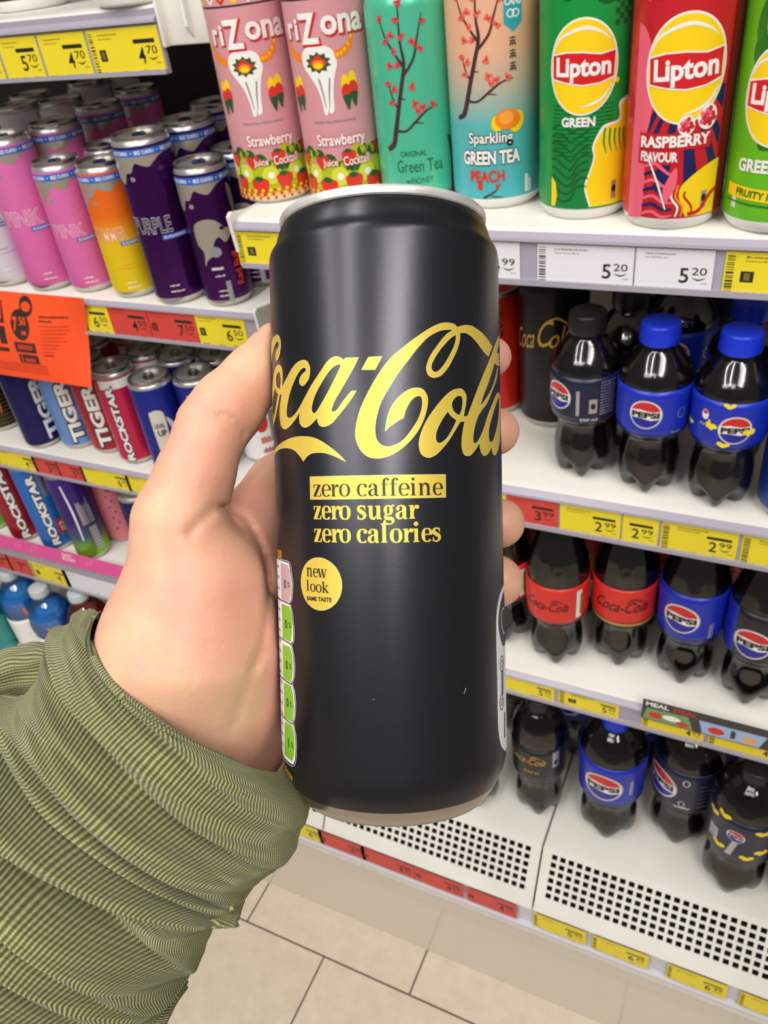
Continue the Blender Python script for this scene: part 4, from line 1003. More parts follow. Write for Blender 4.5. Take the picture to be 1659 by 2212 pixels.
def bottle(pos, label, prof, fill_to, cap, cap_r, cap_h, label_band=None, art=None, liquid=cola, group=None, turn=0, lobes=5, foot=.030, contour=0, shell=pet, name='cola_bottle', cat='bottle', cap_z=None, du=.004, flute=0, slim=.955):
    """prof [(z,r)] outer shell from foot to mouth; petaloid foot with lobes"""
    t = item(name, pos, label, cat, group, turn)
    prof = [(z, r * slim) for z, r in prof]
    zs = [p[0] for p in prof]; rs = [p[1] for p in prof]; H = zs[-1]; n = 60
    Zs = np.unique(np.concatenate([np.linspace(0, foot, 9), np.linspace(foot, H, int(H / .0035))]))
    # smooth the radii
    zz = np.linspace(0, H, 200); rr = np.interp(zz, zs, rs); ker = np.hanning(9); ker /= ker.sum()
    rp = np.pad(rr, 4, mode='edge'); rr = np.convolve(rp, ker, 'valid')
    R = np.interp(Zs, zz, rr)
    def mk(scale, dr):
        def f(r, z, a):
            k = max(0.0, 1 - z / foot) if lobes else 0
            c = .5 + .5 * math.cos(lobes * a)
            r2 = r - dr
            if k > 0: r2 *= 1 - .30 * k * k * (1 - c ** .6) ; 
            if flute and foot < z < (label_band[0] if label_band else H): r2 *= 1 - flute * (.5 + .5 * math.cos(lobes * 2 * a)) * math.sin(math.pi * (z - foot) / ((label_band[0] if label_band else H) - foot))
            if contour and label_band and z > label_band[1]:
                q = min(1, (z - label_band[1]) / .02) * max(0, 1 - (z - label_band[1]) / (H - label_band[1]) * 1.1); r2 *= 1 - contour * q * (.5 + .5 * math.cos(14 * a))
            lift = .010 * k * (1 - c) if k > 0 else 0
            return (max(r2, .0001), z + lift * (1 if z > 0 else 1))
        return f
    s = B(); P = [(float(r), float(z)) for r, z in zip(R, Zs)]
    P = [(P[0][0] * .72, P[0][1])] + P[1:]
    s.lathe([(p[0], p[1]) for p in P], n, shell, lobes=mk(1, 0)); s.build('bottle_body', t, angle=50)
    if liquid:
        q = B(); PL = [(r, max(z, .0012)) for r, z in P if z <= fill_to] + [(float(np.interp(fill_to, Zs, R)), fill_to)]
        q.lathe(PL, n, liquid, lobes=mk(1, .0009)); q.build('drink', t, angle=40)
    if label_band:
        z0, z1 = label_band[:2]; lm = label_band[2]; lb = B()
        zl = np.linspace(z0, z1, 8); lrr = [(float(np.interp(z, zz, rr)) + .0004, float(z)) for z in zl]
        lb.lathe([(lrr[0][0] - .0006, lrr[0][1] + .0001)] + lrr + [(lrr[-1][0] - .0006, lrr[-1][1] - .0001)], n, lm)
        lb.F = lb.F[:-2]; lb.M = lb.M[:-2]
        if art: lb.art(art, cyl_map(lambda v: float(np.interp(v, zz, rr)) + .0004, flat=max(R)), du=du, dv=.006, layer_h=.00014)
        lb.build('label', t)
    if cap:
        cz = cap_z if cap_z else H - cap_h * .35; c = B(); m = 48
        ribs = lambda r, z, a: r * (1 + (.018 * (1 if int(a / (2 * math.pi) * 96 + .5) % 2 else 0) if 0.0015 < z - cz < cap_h * .8 else 0))
        c.lathe([(cap_r, cz), (cap_r * 1.02, cz + .002), (cap_r * 1.02, cz + .0021), (cap_r, cz + cap_h * .82), (cap_r * .96, cz + cap_h * .93), (cap_r * .86, cz + cap_h), (.0001, cz + cap_h)], 96, cap, lobes=ribs); c.build('cap', t, angle=40)
    return t
P250 = [(0, .0165), (.004, .0205), (.014, .0236), (.030, .0240), (.040, .0222), (.049, .0208), (.055, .0250), (.060, .0275), (.094, .0278), (.100, .0275), (.106, .0245), (.114, .0185), (.120, .0130), (.124, .0125), (.134, .0120)]
D2 = Z(-.386); G_sp = 'small cola bottles on the second right shelf'
def b250(pos, label, cap, lm, art, turn=0): return bottle(pos, label, P250, .118, cap, .0138, .0150, (.057, .0950, lm), art, group=G_sp, turn=turn, foot=.022, cap_z=.1225, flute=.05)
a = pepsi_logo(Art(), -.0215, .0780, .0118); a.rect(-.0060, .064, -.0035, .085, SIL, 3); a.rect(.0035, .0660, .0095, .0780, SIL, 3); a.disc(.0065, .0720, .0018, .0026, K_, 4, 12)
for k in range(12): scribble(a, .0120, .0640 + k * .0024, .0130, .0013, SIL, 70 + k)
a.text('250 ml', .0035, .0605, .0130, .0026, W_, 3)
b250(place_base(1262, 1050, D2, .0272), 'small cola bottle with black cap and night blue label turned left', cap_black, lab_navyfade, a)
a = pepsi_logo(Art(), -.0045, .0765, .0118); scribble(a, .0150, .0600, .008, .002, SIL, 8); a.ring(.0215, .0760, .0035, .0045, .0006, SIL, 3, 16)
p2 = b250(place_base(1396, 1085, D2, .0272), 'small cola bottle with blue cap and round emblem, middle of the three in front', cap_blue, lab_blue, a)
yl = paint('splash_yellow', (246, 220, 30))
a = pepsi_logo(Art(), .0050, .0745, .0112, L=4)
for (cx, cz, s, ro) in ((-.0110, .0745, 1, -1.0), (-.0005, .0925, .9, .2), (.0140, .0720, 1, 1.0), (-.0010, .0615, 1, .1), (-.0300, .070, .8, 0)):
    for q in (-1, 0, 1): a.disc(cx + .0022 * q * s, cz + .0012 * abs(q) * s, .0024 * s, .0017 * s, yl, 9 if cx > .01 else 3, 12, ro + q * .5)
a.stroke([(-.0128, .080, .0014), (-.0110, .074, .0018)], yl, 3); a.disc(-.0160, .0830, .0026, .0040, W_, 3, 16); a.disc(-.0160, .0850, .0018, .0016, R_, 4, 12); scribble(a, -.0200, .0740, .006, .002, SIL, 5)
b250(place_base(1531, 1114, D2, .0272), 'small cola bottle with blue cap and yellow splashes on its label', cap_blue, lab_blue, a)
for src, px, py, lab in ((p2, 1475, 628, 'blue capped bottle in the second row behind the middle one'), (p2, 1624, 640, 'blue capped bottle in the second row behind the splashed one')):
    c = copy_tree(src); c.location = place_top(px, py, D2, .137); setp(c, lab, 'bottle', G_sp)
b250(place_top(1352, 640, D2, .138), 'black capped bottle in the second row behind the black capped one', cap_black, lab_navyfade, None)
b250(place_axis(1400, 720, .70, D2), 'black capped bottle in the third row, in deep shade', cap_black, lab_navyfade, None)
b250(place_axis(1560, 700, .72, D2), 'dark bottle in the third row between the blue caps', cap_black, lab_navyfade, None)
red_can = paint('cola_can_red', (196, 34, 22), .3, .3)
a = Art(); a.text('Coca-Cola', .000, .075, .060, .016, K_, 2, rot=1.57, shear=.3)
t = item('cola_can', place_base(1086, 903, D2, .0265), 'red cola can nearest the held can', 'can', 'red cola cans'); can_parts(t, .0265, .118, red_can, a, n=30)
t = item('cola_can', place_axis(1136, 790, .700, D2), 'red cola can behind the nearest red one', 'can', 'red cola cans'); can_parts(t, .0265, .128, red_can, None, n=30)
GOLDP = paint('gold_print', (206, 160, 66), .35, .4)
a = Art(); a.text('ola', .0080, .0900, .020, .0160, GOLDP, 2, rot=.25, shear=.45, off=.0); a.text('C', -.0060, .0920, .012, .0220, GOLDP, 2, rot=.25, shear=.45, off=.0); a.stroke([(-.006, .102, .0006), (.004, .106, .0022), (.014, .099, .0012)], GOLDP, 2); a.text('Coca', -.026, .0850, .024, .0180, GOLDP, 2, rot=.25, shear=.45, off=.0); a.poly([(.006, .012), (.016, .012), (.018, .040), (.010, .044), (.004, .038)], SIL, 2, smooth=True); a.ring(.010, .0375, .0050, .006, .0012, K_, 3)
t = item('cola_can', place_base(1180, 928, D2, .0295), 'black cola can with gold script behind the red cans', 'can', None, -.05); can_parts(t, .0295, .140, paint('can_black', (22, 19, 19), .3, .3), a, n=36)
t = item('cola_can', place_base(1716, 1148, D2, .0330), 'blue can cut by the right picture edge beside the splashed bottle', 'can'); can_parts(t, .033, .130, paint('can_mid_blue', (24, 60, 150), .3, .3), None, n=36)

P500 = [(0, .0185), (.005, .0235), (.018, .0268), (.034, .0262), (.048, .0236), (.056, .0246), (.064, .0295), (.112, .0305), (.120, .0300), (.134, .0270), (.152, .0205), (.166, .0155), (.180, .0132), (.195, .0128)]
D3 = Z(-.612); G_h = 'half litre cola bottles on the third right shelf'
def b500(pos, label, cap, lm, z0, z1, art, turn=0, fl=.05): return bottle(pos, label, P500, .154, cap, .0148, .0155, (z0, z1, lm), art, group=G_h, turn=turn, foot=.030, cap_z=.183, contour=.05, flute=fl)
def coke_script(a, u, v, w, m, L=3, tilt=0.0):
    a.text('Coca-Cola', u, v, w, w * .26, m, L, rot=tilt, shear=.35, off=.008)
    a.stroke([(u + w * .08, v + w * .10, w * .012), (u + w * .2, v + w * .20, w * .035), (u + w * .36, v + w * .13, w * .02)], m, L); return a
a = coke_script(Art(), -.010, .0860, .042, K_); a.rect(.0180, .0690, .0240, .1030, W_, 3); a.rect(.0222, .0730, .0240, .0990, paint('tick_green', (70, 150, 60)), 4)
rb1 = b500(place_base(1195, 1452, D3, .030), 'half litre bottle with red label and a white panel on it', cap_black, lab_red, .064, .1085, a)
a = coke_script(Art(), -.001, .0880, .050, K_); a.rect(-.095, .0640, .095, .0672, gold_ln, 2)
rb2 = b500(place_base(1333, 1458, D3, .030), 'half litre bottle with red label edged gold, cut black script', cap_black, lab_red, .064, .1085, a)
a = pepsi_logo(Art(), -.0075, .0920, .0165); scribble(a, .0180, .0700, .004, .020, SIL, 5)
b500(place_base(1466, 1497, D3, .030), 'half litre bottle with plain blue label and round emblem', cap_black, lab_blue, .066, .1195, a)
a = pepsi_logo(Art(), -.0040, .0860, .0165); a.rect(-.0960, .066, -.0200, .1195, lab_blue, 1)
b500(place_base(1600, 1542, D3, .030), 'half litre bottle with black label and round emblem near the right edge', cap_black, lab_black, .066, .1195, a)
c = copy_tree(rb1); c.location = place_base(1098, 1406, D3, .030); setp(c, 'half litre red label bottle half hidden behind the fingertips', 'bottle', G_h)
for k, (px, py) in enumerate(((1130, 1180), (1275, 1210), (1410, 1240), (1545, 1290), (1675, 1320))):
    src = rb1 if k < 2 else rb2
    c = copy_tree(src); c.location = place_axis(px, py, .640, D3); setp(c, ('red label bottle in the second row behind the fingertips', 'red label bottle in the second row between the two red ones', 'red label bottle in the second row left of the plain blue one', 'red label bottle in the second row right of the plain blue one', 'red label bottle in the second row at the right edge')[k], 'bottle', G_h)

P1L = [(0, .0255), (.006, .0325), (.022, .0375), (.044, .0365), (.062, .0335), (.074, .0340), (.087, .0410), (.158, .0422), (.166, .0415), (.178, .0365), (.192, .0265), (.198, .0185), (.203, .0140), (.213, .0135)]
D4 = ZD; G_l = 'large cola bottles on the base shelf'
def b1l(pos, label, cap, lm, z0, z1, art, turn=0, s=1.0, fl=.05):
    return bottle(pos, label, [(z, r * s) for z, r in P1L], .180, cap, .0155, .0165, (z0, z1, lm), art, group=G_l, turn=turn, foot=.040, cap_z=.1990, contour=.04, flute=fl)
a = coke_script(Art(), -.016, .130, .050, GOLDP); a.rect(.0170, .116, .0260, .146, SIL, 3); a.rect(.019, .121, .024, .130, K_, 4); a.text('zero', -.010, .108, .02, .005, GOLDP)
b1 = b1l(place_base(1164, 1781, D4, .037), 'large black label bottle with dull gold script', cap_black, lab_black, .090, .150, a, s=.86)
a = pepsi_logo(Art(), -.009, .124, .0245); scribble(a, .024, .110, .004, .03, SIL, 5)
b2 = b1l(place_base(1306, 1832, D4, .0415), 'large bottle with royal blue cap and blue label on the base shelf', cap_blue, lab_blue, .090, .1620, a)
a = pepsi_logo(Art(), -.031, .126, .0245); a.ring(.002, .146, .004, .006, .001, W_, 3, 16); a.disc(.0, .105, .004, .006, SIL, 3, 16); a.disc(.0, .105, .0025, .0045, lab_navyfade, 4, 16); scribble(a, -.008, .096, .018, .003, W_, 9)
for k in range(6): scribble(a, .018, .100 + k * .008, .020, .0016, SIL, 80 + k)
b1l(place_base(1449, 1858, D4, .0415), 'large night blue label bottle with emblem turned left', cap_black, lab_navyfade, .090, .1620, a)
a = Art(); pepsi_logo(a, -.004, .136, .010); a.poly([(-.012, .098), (-.005, .098), (.000, .126), (-.006, .126)], SIL, 3)
for (cx, cz, ro) in ((-.034, .150, .6), (-.020, .160, -.3), (.022, .150, .4), (-.020, .104, .3), (.012, .100, .2), (.026, .112, 1.0)):
    for q in (-1, 0, 1): a.disc(cx + .0040 * q, cz + .002 * abs(q), .0044, .0032, yl, 3, 12, ro + q * .5)
a.rect(-.036, .108, -.024, .128, W_, 3)
for k in range(8): a.rect(-.035, .109 + k * .0023, -.025, .1100 + k * .0023, K_, 4)
b1l(place_base(1560, 1950, D4, .0415), 'large bottle with yellow splashes on a dark blue label, nearest the grille', cap_black, lab_navyfade, .090, .1620, a)
b1l(place_base(1715, 2010, D4, .0415), 'large dark bottle at the right picture edge on the base shelf', cap_black, lab_black, .090, .1620, None)
b1l(place_base(1035, 1762, D4, .037), 'large dark bottle mostly hidden by the held can', cap_black, lab_black, .090, .150, None, s=.86)
for k, (px, py) in enumerate(((1240, 1590), (1385, 1600), (1535, 1650), (1120, 1560), (1660, 1700))):
    src = (b2, b2, b2, b1, b1)[k]
    c = copy_tree(src); c.location = place_axis(px, py, .745, D4)
    setp(c, ('large blue label bottle in the back row between gold script and blue cap', 'large blue label bottle in the back row right of the blue cap', 'large blue label bottle in the back row above the splashed one', 'large black label bottle in the back row left of the gold script one', 'large black label bottle in the back row at the right edge')[k], 'bottle', G_l)

# ---- sport drink bottles on the lowest left shelf
POS = [(0, .030), (.004, .035), (.012, .0375), (.062, .0375), (.070, .0365), (.078, .0378), (.094, .0385), (.112, .0355), (.130, .0260), (.142, .0160), (.158, .0150)]
G_o = 'sport drink bottles on the lowest left shelf'
pet_shiny = mat('clear_thick_plastic', (255, 255, 255), fn=shell_fn((.96, .97, .98, 1), .26))
def osh(pos, label, liq, sh=pet_shiny, turn=0, art=None, cap=cap_white):
    return bottle(pos, label, POS, .116, cap, .0160, .015, (.012, .074, W_), art, liquid=liq, group=G_o, turn=turn, lobes=0, foot=.012, cap_z=.148, shell=sh, name='sport_drink_bottle')
def osh_art():
    a = Art(); a.text('OSHEE', .002, .043, .058, .018, K_, 3, rot=-1.5708, off=.04); a.stroke([(-.014, .10, .003), (-.010, .06, .005), (-.014, .03, .002)], orng, 2); a.rect(-.03, .014, .03, .017, SIL, 2); return a
o1 = osh(place_base(166, 1440, DL4, .0365), 'clear bottle of blue sport drink beside the wrist', blue_drink, art=osh_art())
o2 = osh(place_base(86, 1414, DL4, .0365), 'clear bottle of blue sport drink left of its twin', blue_drink, art=osh_art(), turn=.25)
osh(place_base(245, 1452, DL4, .0365), 'bottle of red sport drink half behind the wrist', red_drink)
t = bottle(place_base(20, 1414, DL4, .030), 'teal bottle with ribbed side at the left picture edge', [(0, .024), (.004, .028), (.02, .030), (.05, .029), (.09, .030), (.12, .029), (.15, .022), (.17, .014), (.185, .014)], .125, cap_white, .016, .016, None, None, liquid=teal_drink, group=G_o, lobes=0, foot=.01, cap_z=.172, shell=pet_teal, name='sport_drink_bottle')
# ---- items cut by the top picture edge
t = item('snack_tub', place_base(75, 22, Z(-.040), .040), 'black tub with red print cut by the top picture edge', 'tub')
q = B(); q.lathe([(.030, 0, W_), (.034, .001, W_), (.037, .006, W_), (.038, .010, K_), (.042, .060, K_), (.042, .07, K_)], 40)
a = Art(); a.disc(-.012, .03, .004, .010, straw, 1, 12, .4); a.disc(.010, .035, .005, .012, straw, 1, 12, -.3); a.rect(-.025, .014, .02, .017, W_)
q.art(a, cyl_map(lambda v: .0382 + (v - .01) * .08), du=.004); q.build('body', t)
t = item('snack_tub', place_base(322, 8, Z(-.040), .046), 'white tub with orange rim cut by the top picture edge', 'tub')
q = B(); q.lathe([(.040, 0, W_), (.044, .002, W_), (.046, .007, W_), (.046, .010, paint('tub_orange', (214, 120, 80))), (.047, .07, W_)], 40); q.build('body', t)

# ---- let neighbours on a shelf stand clear of each other
bpy.context.view_layer.update()
stand = []
for o in bpy.data.objects:
    if o.parent is None and o.get('category') in ('can', 'bottle'):
        rr = 0.0
        for c in o.children:
            if c.name.split('.')[0] in ('body', 'bottle_body'): rr = max(rr, max(v.co.x for v in c.data.vertices))
        stand.append([o, rr])
stand.sort(key=lambda q: q[0].location.y)
for it in range(60):
    moved = False
    for i, (p, r1) in enumerate(stand):
        for q, r2 in stand[i + 1:]:
            if abs(p.location.z - q.location.z) > .02: continue
            dx, dy = q.location.x - p.location.x, q.location.y - p.location.y; d = math.hypot(dx, dy); need = r1 + r2 + .0004
            if d >= need: continue
            moved = True
            if abs(dy) > .022 or need - d > .012:             # a row behind: slide it back
                q.location.y += math.sqrt(max(0, need * need - dx * dx)) - dy + .0002 if dy >= 0 else .004
            else:
                k = (need - d) / 2 / max(abs(dx), 1e-4) * d
                s_ = 1 if dx > 0 else -1
                q.location.x += s_ * min(k, .002); p.location.x -= s_ * min(k, .002)
    if not moved: break
# ------------------------------------------------------------------ the held can
HR = 0.0290; HH = 0.1465
dep0 = 0.2086
C0 = P3(840.5, 1106, dep0)
down = ROT @ np.array([0.0225, 1.0, 0.030]); down /= np.linalg.norm(down); up = -down
right = ROT @ np.array([1.0, 0, 0]); right -= up * right.dot(up); right /= np.linalg.norm(right)
back = np.cross(up, right)             # away from the viewer
base_pt = C0 - up * 0.0728
MH = Matrix(((right[0], back[0], up[0], base_pt[0]), (right[1], back[1], up[1], base_pt[1]), (right[2], back[2], up[2], base_pt[2]), (0, 0, 0, 1)))
def uv(px, py, r=HR):
    """photo pixel -> (arc length, height) on the can wall"""
    d = ray(px, py); d = d / np.linalg.norm(d); o = EYE - base_pt
    ox, oy, oz = o.dot(right), o.dot(back), o.dot(up); dx, dy, dz = d.dot(right), d.dot(back), d.dot(up)
    A = dx * dx + dy * dy; Bq = ox * dx + oy * dy; Cq = ox * ox + oy * oy - r * r; disc = Bq * Bq - A * Cq
    if disc <= 0: t = -Bq / A
    else: t = (-Bq - math.sqrt(disc)) / A
    x, y, z = ox + t * dx, oy + t * dy, oz + t * dz
    return (r * math.atan2(x, -y), z)
held = empty('drink_can', (0, 0, 0), 0, 'black cola can with gold script held in the hand', 'can')
held.matrix_world = MH
def satin(m, nt, b):
    tc = nd(nt, 'ShaderNodeTexCoord'); no = nd(nt, 'ShaderNodeTexNoise'); no.inputs['Scale'].default_value = 2600; no.inputs['Detail'].default_value = 2
    bu = nd(nt, 'ShaderNodeBump'); bu.inputs['Strength'].default_value = .12; bu.inputs['Distance'].default_value = .00006
    nt.links.new(tc.outputs['Object'], no.inputs['Vector']); nt.links.new(no.outputs['Fac'], bu.inputs['Height']); nt.links.new(bu.outputs['Normal'], b.inputs['Normal'])
hk = mat('held_can_black', (62, 62, 66), .31, .85, fn=satin)
hg = mat('held_can_gold', (222, 194, 78), .42, .34, fn=satin)
hge = mat('held_can_gold_edge', (248, 232, 160), .40, .3)
hw = mat('held_can_white', (226, 224, 228), .4, 0); hgreen = mat('held_can_green', (120, 186, 44), .38, .15); hpk = mat('held_can_dusty_pink', (190, 160, 164), .38, .15); hink = mat('held_can_ink', (24, 22, 22), .4)
hrim = mat('held_can_rim', (226, 224, 220), .38, .45, fn=tint_noise((232, 231, 228), (204, 200, 194), 160)); hbase = mat('held_can_base', (168, 162, 154), .26, 1.0)
b = B(); n = 128
cyl = lambda z0, z1, k: [(HR, z0 + (z1 - z0) * i / k, hk) for i in range(k + 1)]
prof = [(.0150, .0040, hbase), (.0205, .0006, hbase), (.0222, .0, hbase), (.0238, .0006, hbase), (.0254, .0028, hbase), (.0266, .0048, hk), (.0280, .0078, hk), (.0287, .0104, hk)] + cyl(.0130, .1360, 2) + \
       [(.02888, .1370, hk), (.02865, .1377, hk), (.0282, .1385, hk), (.0276, .1394, hk), (.0271, .1406, hk), (.0268, .1418, hk), (.0264, .1430, hk), (.0259, .1441, hk), (.0255, .1449, hk)]
b.lathe(prof, n)
art = Art()
def pp(ox, oy, s, pts): return [uv(ox + p[0] / s, oy + p[1] / s) + tuple(p[2:]) for p in pts]
A_ = lambda pts: pp(570, 700, 5.925, pts)
B_ = lambda pts: pp(750, 680, 4.74, pts)
def gold(f, pts, holes=(), n=6):
    P = catmull(pts, True, n); H_ = [catmull(h, True, n) for h in holes]
    art.poly(f(P), hg, 2, holes=[f(h) for h in H_])
    for loop in [P] + H_:                          # thin pale keyline
        Q = f(loop); Q.append(Q[0]); art.stroke([(x, z, .00008) for x, z in Q], hge, 3, smooth=False)
gold(A_, [(98, 470), (97, 330), (105, 240), (130, 170), (175, 135), (208, 175), (222, 260), (210, 370), (190, 440), (165, 475, 1), (155, 440), (160, 360), (185, 300), (195, 260), (180, 222), (158, 245), (130, 310), (112, 400), (104, 470)])
gold(A_, [(240, 800, 1), (300, 685), (350, 592), (410, 512), (470, 470), (520, 463), (560, 482), (588, 540), (593, 610), (580, 690), (552, 740), (515, 785), (487, 788), (462, 762), (458, 712), (480, 662), (515, 622), (541, 603, 1), (542, 575), (522, 558), (488, 572), (440, 632), (392, 730), (350, 840), (315, 970), (298, 1080), (295, 1150), (308, 1193), (335, 1205), (372, 1185), (420, 1130), (470, 1050, 1), (560, 880), (620, 770), (680, 680), (740, 590), (800, 500), (860, 440), (910, 418), (950, 418), (990, 435), (1023, 462, 1), (1045, 435, 1), (1213, 428, 1), (1150, 560), (1060, 720), (980, 860), (920, 960), (880, 1060), (870, 1105), (890, 1125), (940, 1095), (1000, 1010), (1060, 930), (1125, 857, 1), (1185, 855, 1), (1120, 960), (1030, 1080), (950, 1180), (880, 1260), (810, 1305), (750, 1312), (710, 1290), (690, 1240), (687, 1190, 1), (660, 1230), (600, 1290), (550, 1320), (505, 1318), (470, 1280), (457, 1220), (460, 1120, 1), (420, 1200), (350, 1290), (300, 1335), (265, 1342), (230, 1312), (212, 1240), (205, 1140), (213, 1020), (236, 885, 1), (212, 900)],
     [[(970, 515), (985, 540, 1), (930, 660), (860, 800), (790, 930), (720, 1050), (670, 1130), (640, 1140), (618, 1115), (617, 1060), (640, 960), (680, 860), (730, 770), (790, 670), (850, 590), (910, 535)]])
gold(A_, [(122, 1320, 1), (108, 1150), (106, 980), (112, 820), (130, 650), (160, 550), (200, 522), (233, 560), (243, 650), (240, 760), (236, 805), (242, 845), (232, 888), (210, 905), (196, 980), (172, 1100), (150, 1210)],
     [[(200, 610), (216, 660), (222, 740), (207, 835, 1), (178, 812), (160, 750), (163, 670), (180, 625)], [(150, 815, 1), (165, 865), (187, 895, 1), (168, 1000), (148, 1110), (128, 1200, 1), (118, 1080), (124, 940)]])
gold(A_, [(1340, 423, 1), (1513, 415, 1), (1425, 585, 1), (1250, 585, 1)])
gold(A_, [(133, 1640, 1), (150, 1600), (205, 1540), (290, 1487), (390, 1450), (500, 1438), (620, 1450), (720, 1490), (820, 1555), (920, 1630), (1000, 1705), (1052, 1762, 1), (1015, 1745), (960, 1715), (880, 1680), (780, 1650), (690, 1645), (620, 1655), (570, 1682), (535, 1720), (510, 1758, 1), (480, 1710), (440, 1660), (400, 1620), (340, 1592), (270, 1585), (210, 1600), (165, 1635), (136, 1678, 1)])
gold(B_, [(1125, 127, 1), (1090, 95), (1020, 82), (950, 90), (860, 130), (750, 200), (640, 280), (540, 360), (450, 440), (360, 550), (270, 690), (190, 840), (130, 980), (95, 1120), (85, 1230), (105, 1320), (150, 1400), (220, 1455), (300, 1470), (380, 1460), (480, 1420), (580, 1350), (670, 1260), (740, 1160), (790, 1050), (818, 940), (823, 860), (803, 800), (770, 762), (720, 748), (660, 755), (590, 790), (520, 850), (460, 930), (420, 1020), (400, 1110), (388, 1195, 1), (430, 1150), (480, 1115), (530, 1080), (578, 1055, 1), (590, 1000), (620, 930), (660, 870), (700, 838), (740, 832), (762, 852), (768, 900), (760, 970), (730, 1060), (690, 1130), (620, 1230), (550, 1300), (470, 1340), (400, 1350), (340, 1325), (300, 1270), (287, 1190), (295, 1080), (330, 940), (380, 830), (440, 730), (520, 600), (620, 470), (720, 340), (820, 235), (920, 175), (1000, 153), (1085, 153, 1), (1000, 215), (910, 330), (850, 420), (815, 510), (810, 560), (825, 610), (860, 638), (900, 642), (960, 620), (1030, 540), (1090, 430), (1135, 320), (1152, 240), (1151, 185, 1), (1210, 187), (1260, 215), (1310, 265), (1355, 325), (1400, 385), (1442, 428, 1), (1482, 325, 1), (1440, 262), (1390, 200), (1330, 150), (1270, 115), (1210, 107), (1160, 116)],
     [[(1112, 200, 1), (1050, 245), (980, 320), (920, 400), (870, 490), (860, 540), (875, 575), (905, 587), (950, 560), (1010, 480), (1070, 370), (1105, 280)]])
gold(B_, [(1145, 757), (1085, 770), (1020, 815), (950, 890), (880, 980), (820, 1070), (770, 1170), (740, 1270), (735, 1350), (755, 1420), (800, 1455), (850, 1460), (910, 1430), (980, 1360), (1050, 1270), (1110, 1170), (1155, 1095, 1), (1200, 1090, 1), (1180, 1200), (1170, 1290), (1172, 1370), (1195, 1430), (1235, 1445), (1270, 1430), (1310, 1380), (1352, 1312, 1), (1358, 1370), (1374, 1422), (1405, 1443), (1440, 1420), (1477, 1355, 1), (1484, 1412), (1506, 1438), (1530, 1410), (1552, 1340), (1562, 1250), (1567, 1100), (1567, 900), (1560, 822), (1541, 797), (1518, 826), (1480, 920), (1440, 1020), (1400, 1150), (1362, 1245), (1330, 1300), (1303, 1317), (1288, 1290), (1290, 1220), (1310, 1120), (1340, 1030, 1), (1380, 970), (1430, 900), (1480, 780), (1525, 660), (1541, 540, 1), (1534, 540, 1), (1528, 570), (1500, 690), (1460, 790), (1400, 885), (1362, 940, 1), (1390, 830), (1440, 700), (1495, 530), (1530, 385), (1550, 290), (1554, 215, 1), (1549, 210, 1), (1520, 280), (1470, 420), (1400, 590), (1340, 740), (1280, 900), (1230, 1035, 1), (1190, 1045, 1), (1200, 980), (1215, 900), (1218, 840), (1200, 790), (1172, 762)],
     [[(1145, 828), (1170, 840), (1180, 890), (1170, 970), (1148, 1030, 1), (1110, 1010), (1080, 970), (1068, 915), (1085, 870), (1115, 838)],
      [(1028, 988, 1), (1060, 1035), (1118, 1080, 1), (1070, 1180), (1020, 1260), (970, 1305), (930, 1312), (908, 1280), (907, 1220), (930, 1150), (975, 1065)],
      [(1546, 850), (1512, 940), (1475, 1060), (1450, 1170), (1448, 1260), (1463, 1305), (1488, 1285), (1512, 1220), (1538, 1100), (1552, 950)]])
gold(B_, [(1525, 405), (1549, 402), (1553, 515), (1522, 510), (1503, 480)])
# flat box and serif lettering
bxp = [uv(*p) for p in ((669.9, 1029.9), (962.3, 1024.9), (962.7, 1074.1), (670.9, 1078.6))]
art.poly(bxp, hg, 1)
for i in range(4):
    p, q = bxp[i], bxp[(i + 1) % 4]; art.stroke([(p[0], p[1], .00010), (q[0], q[1], .00010)], hge, 2, smooth=False)

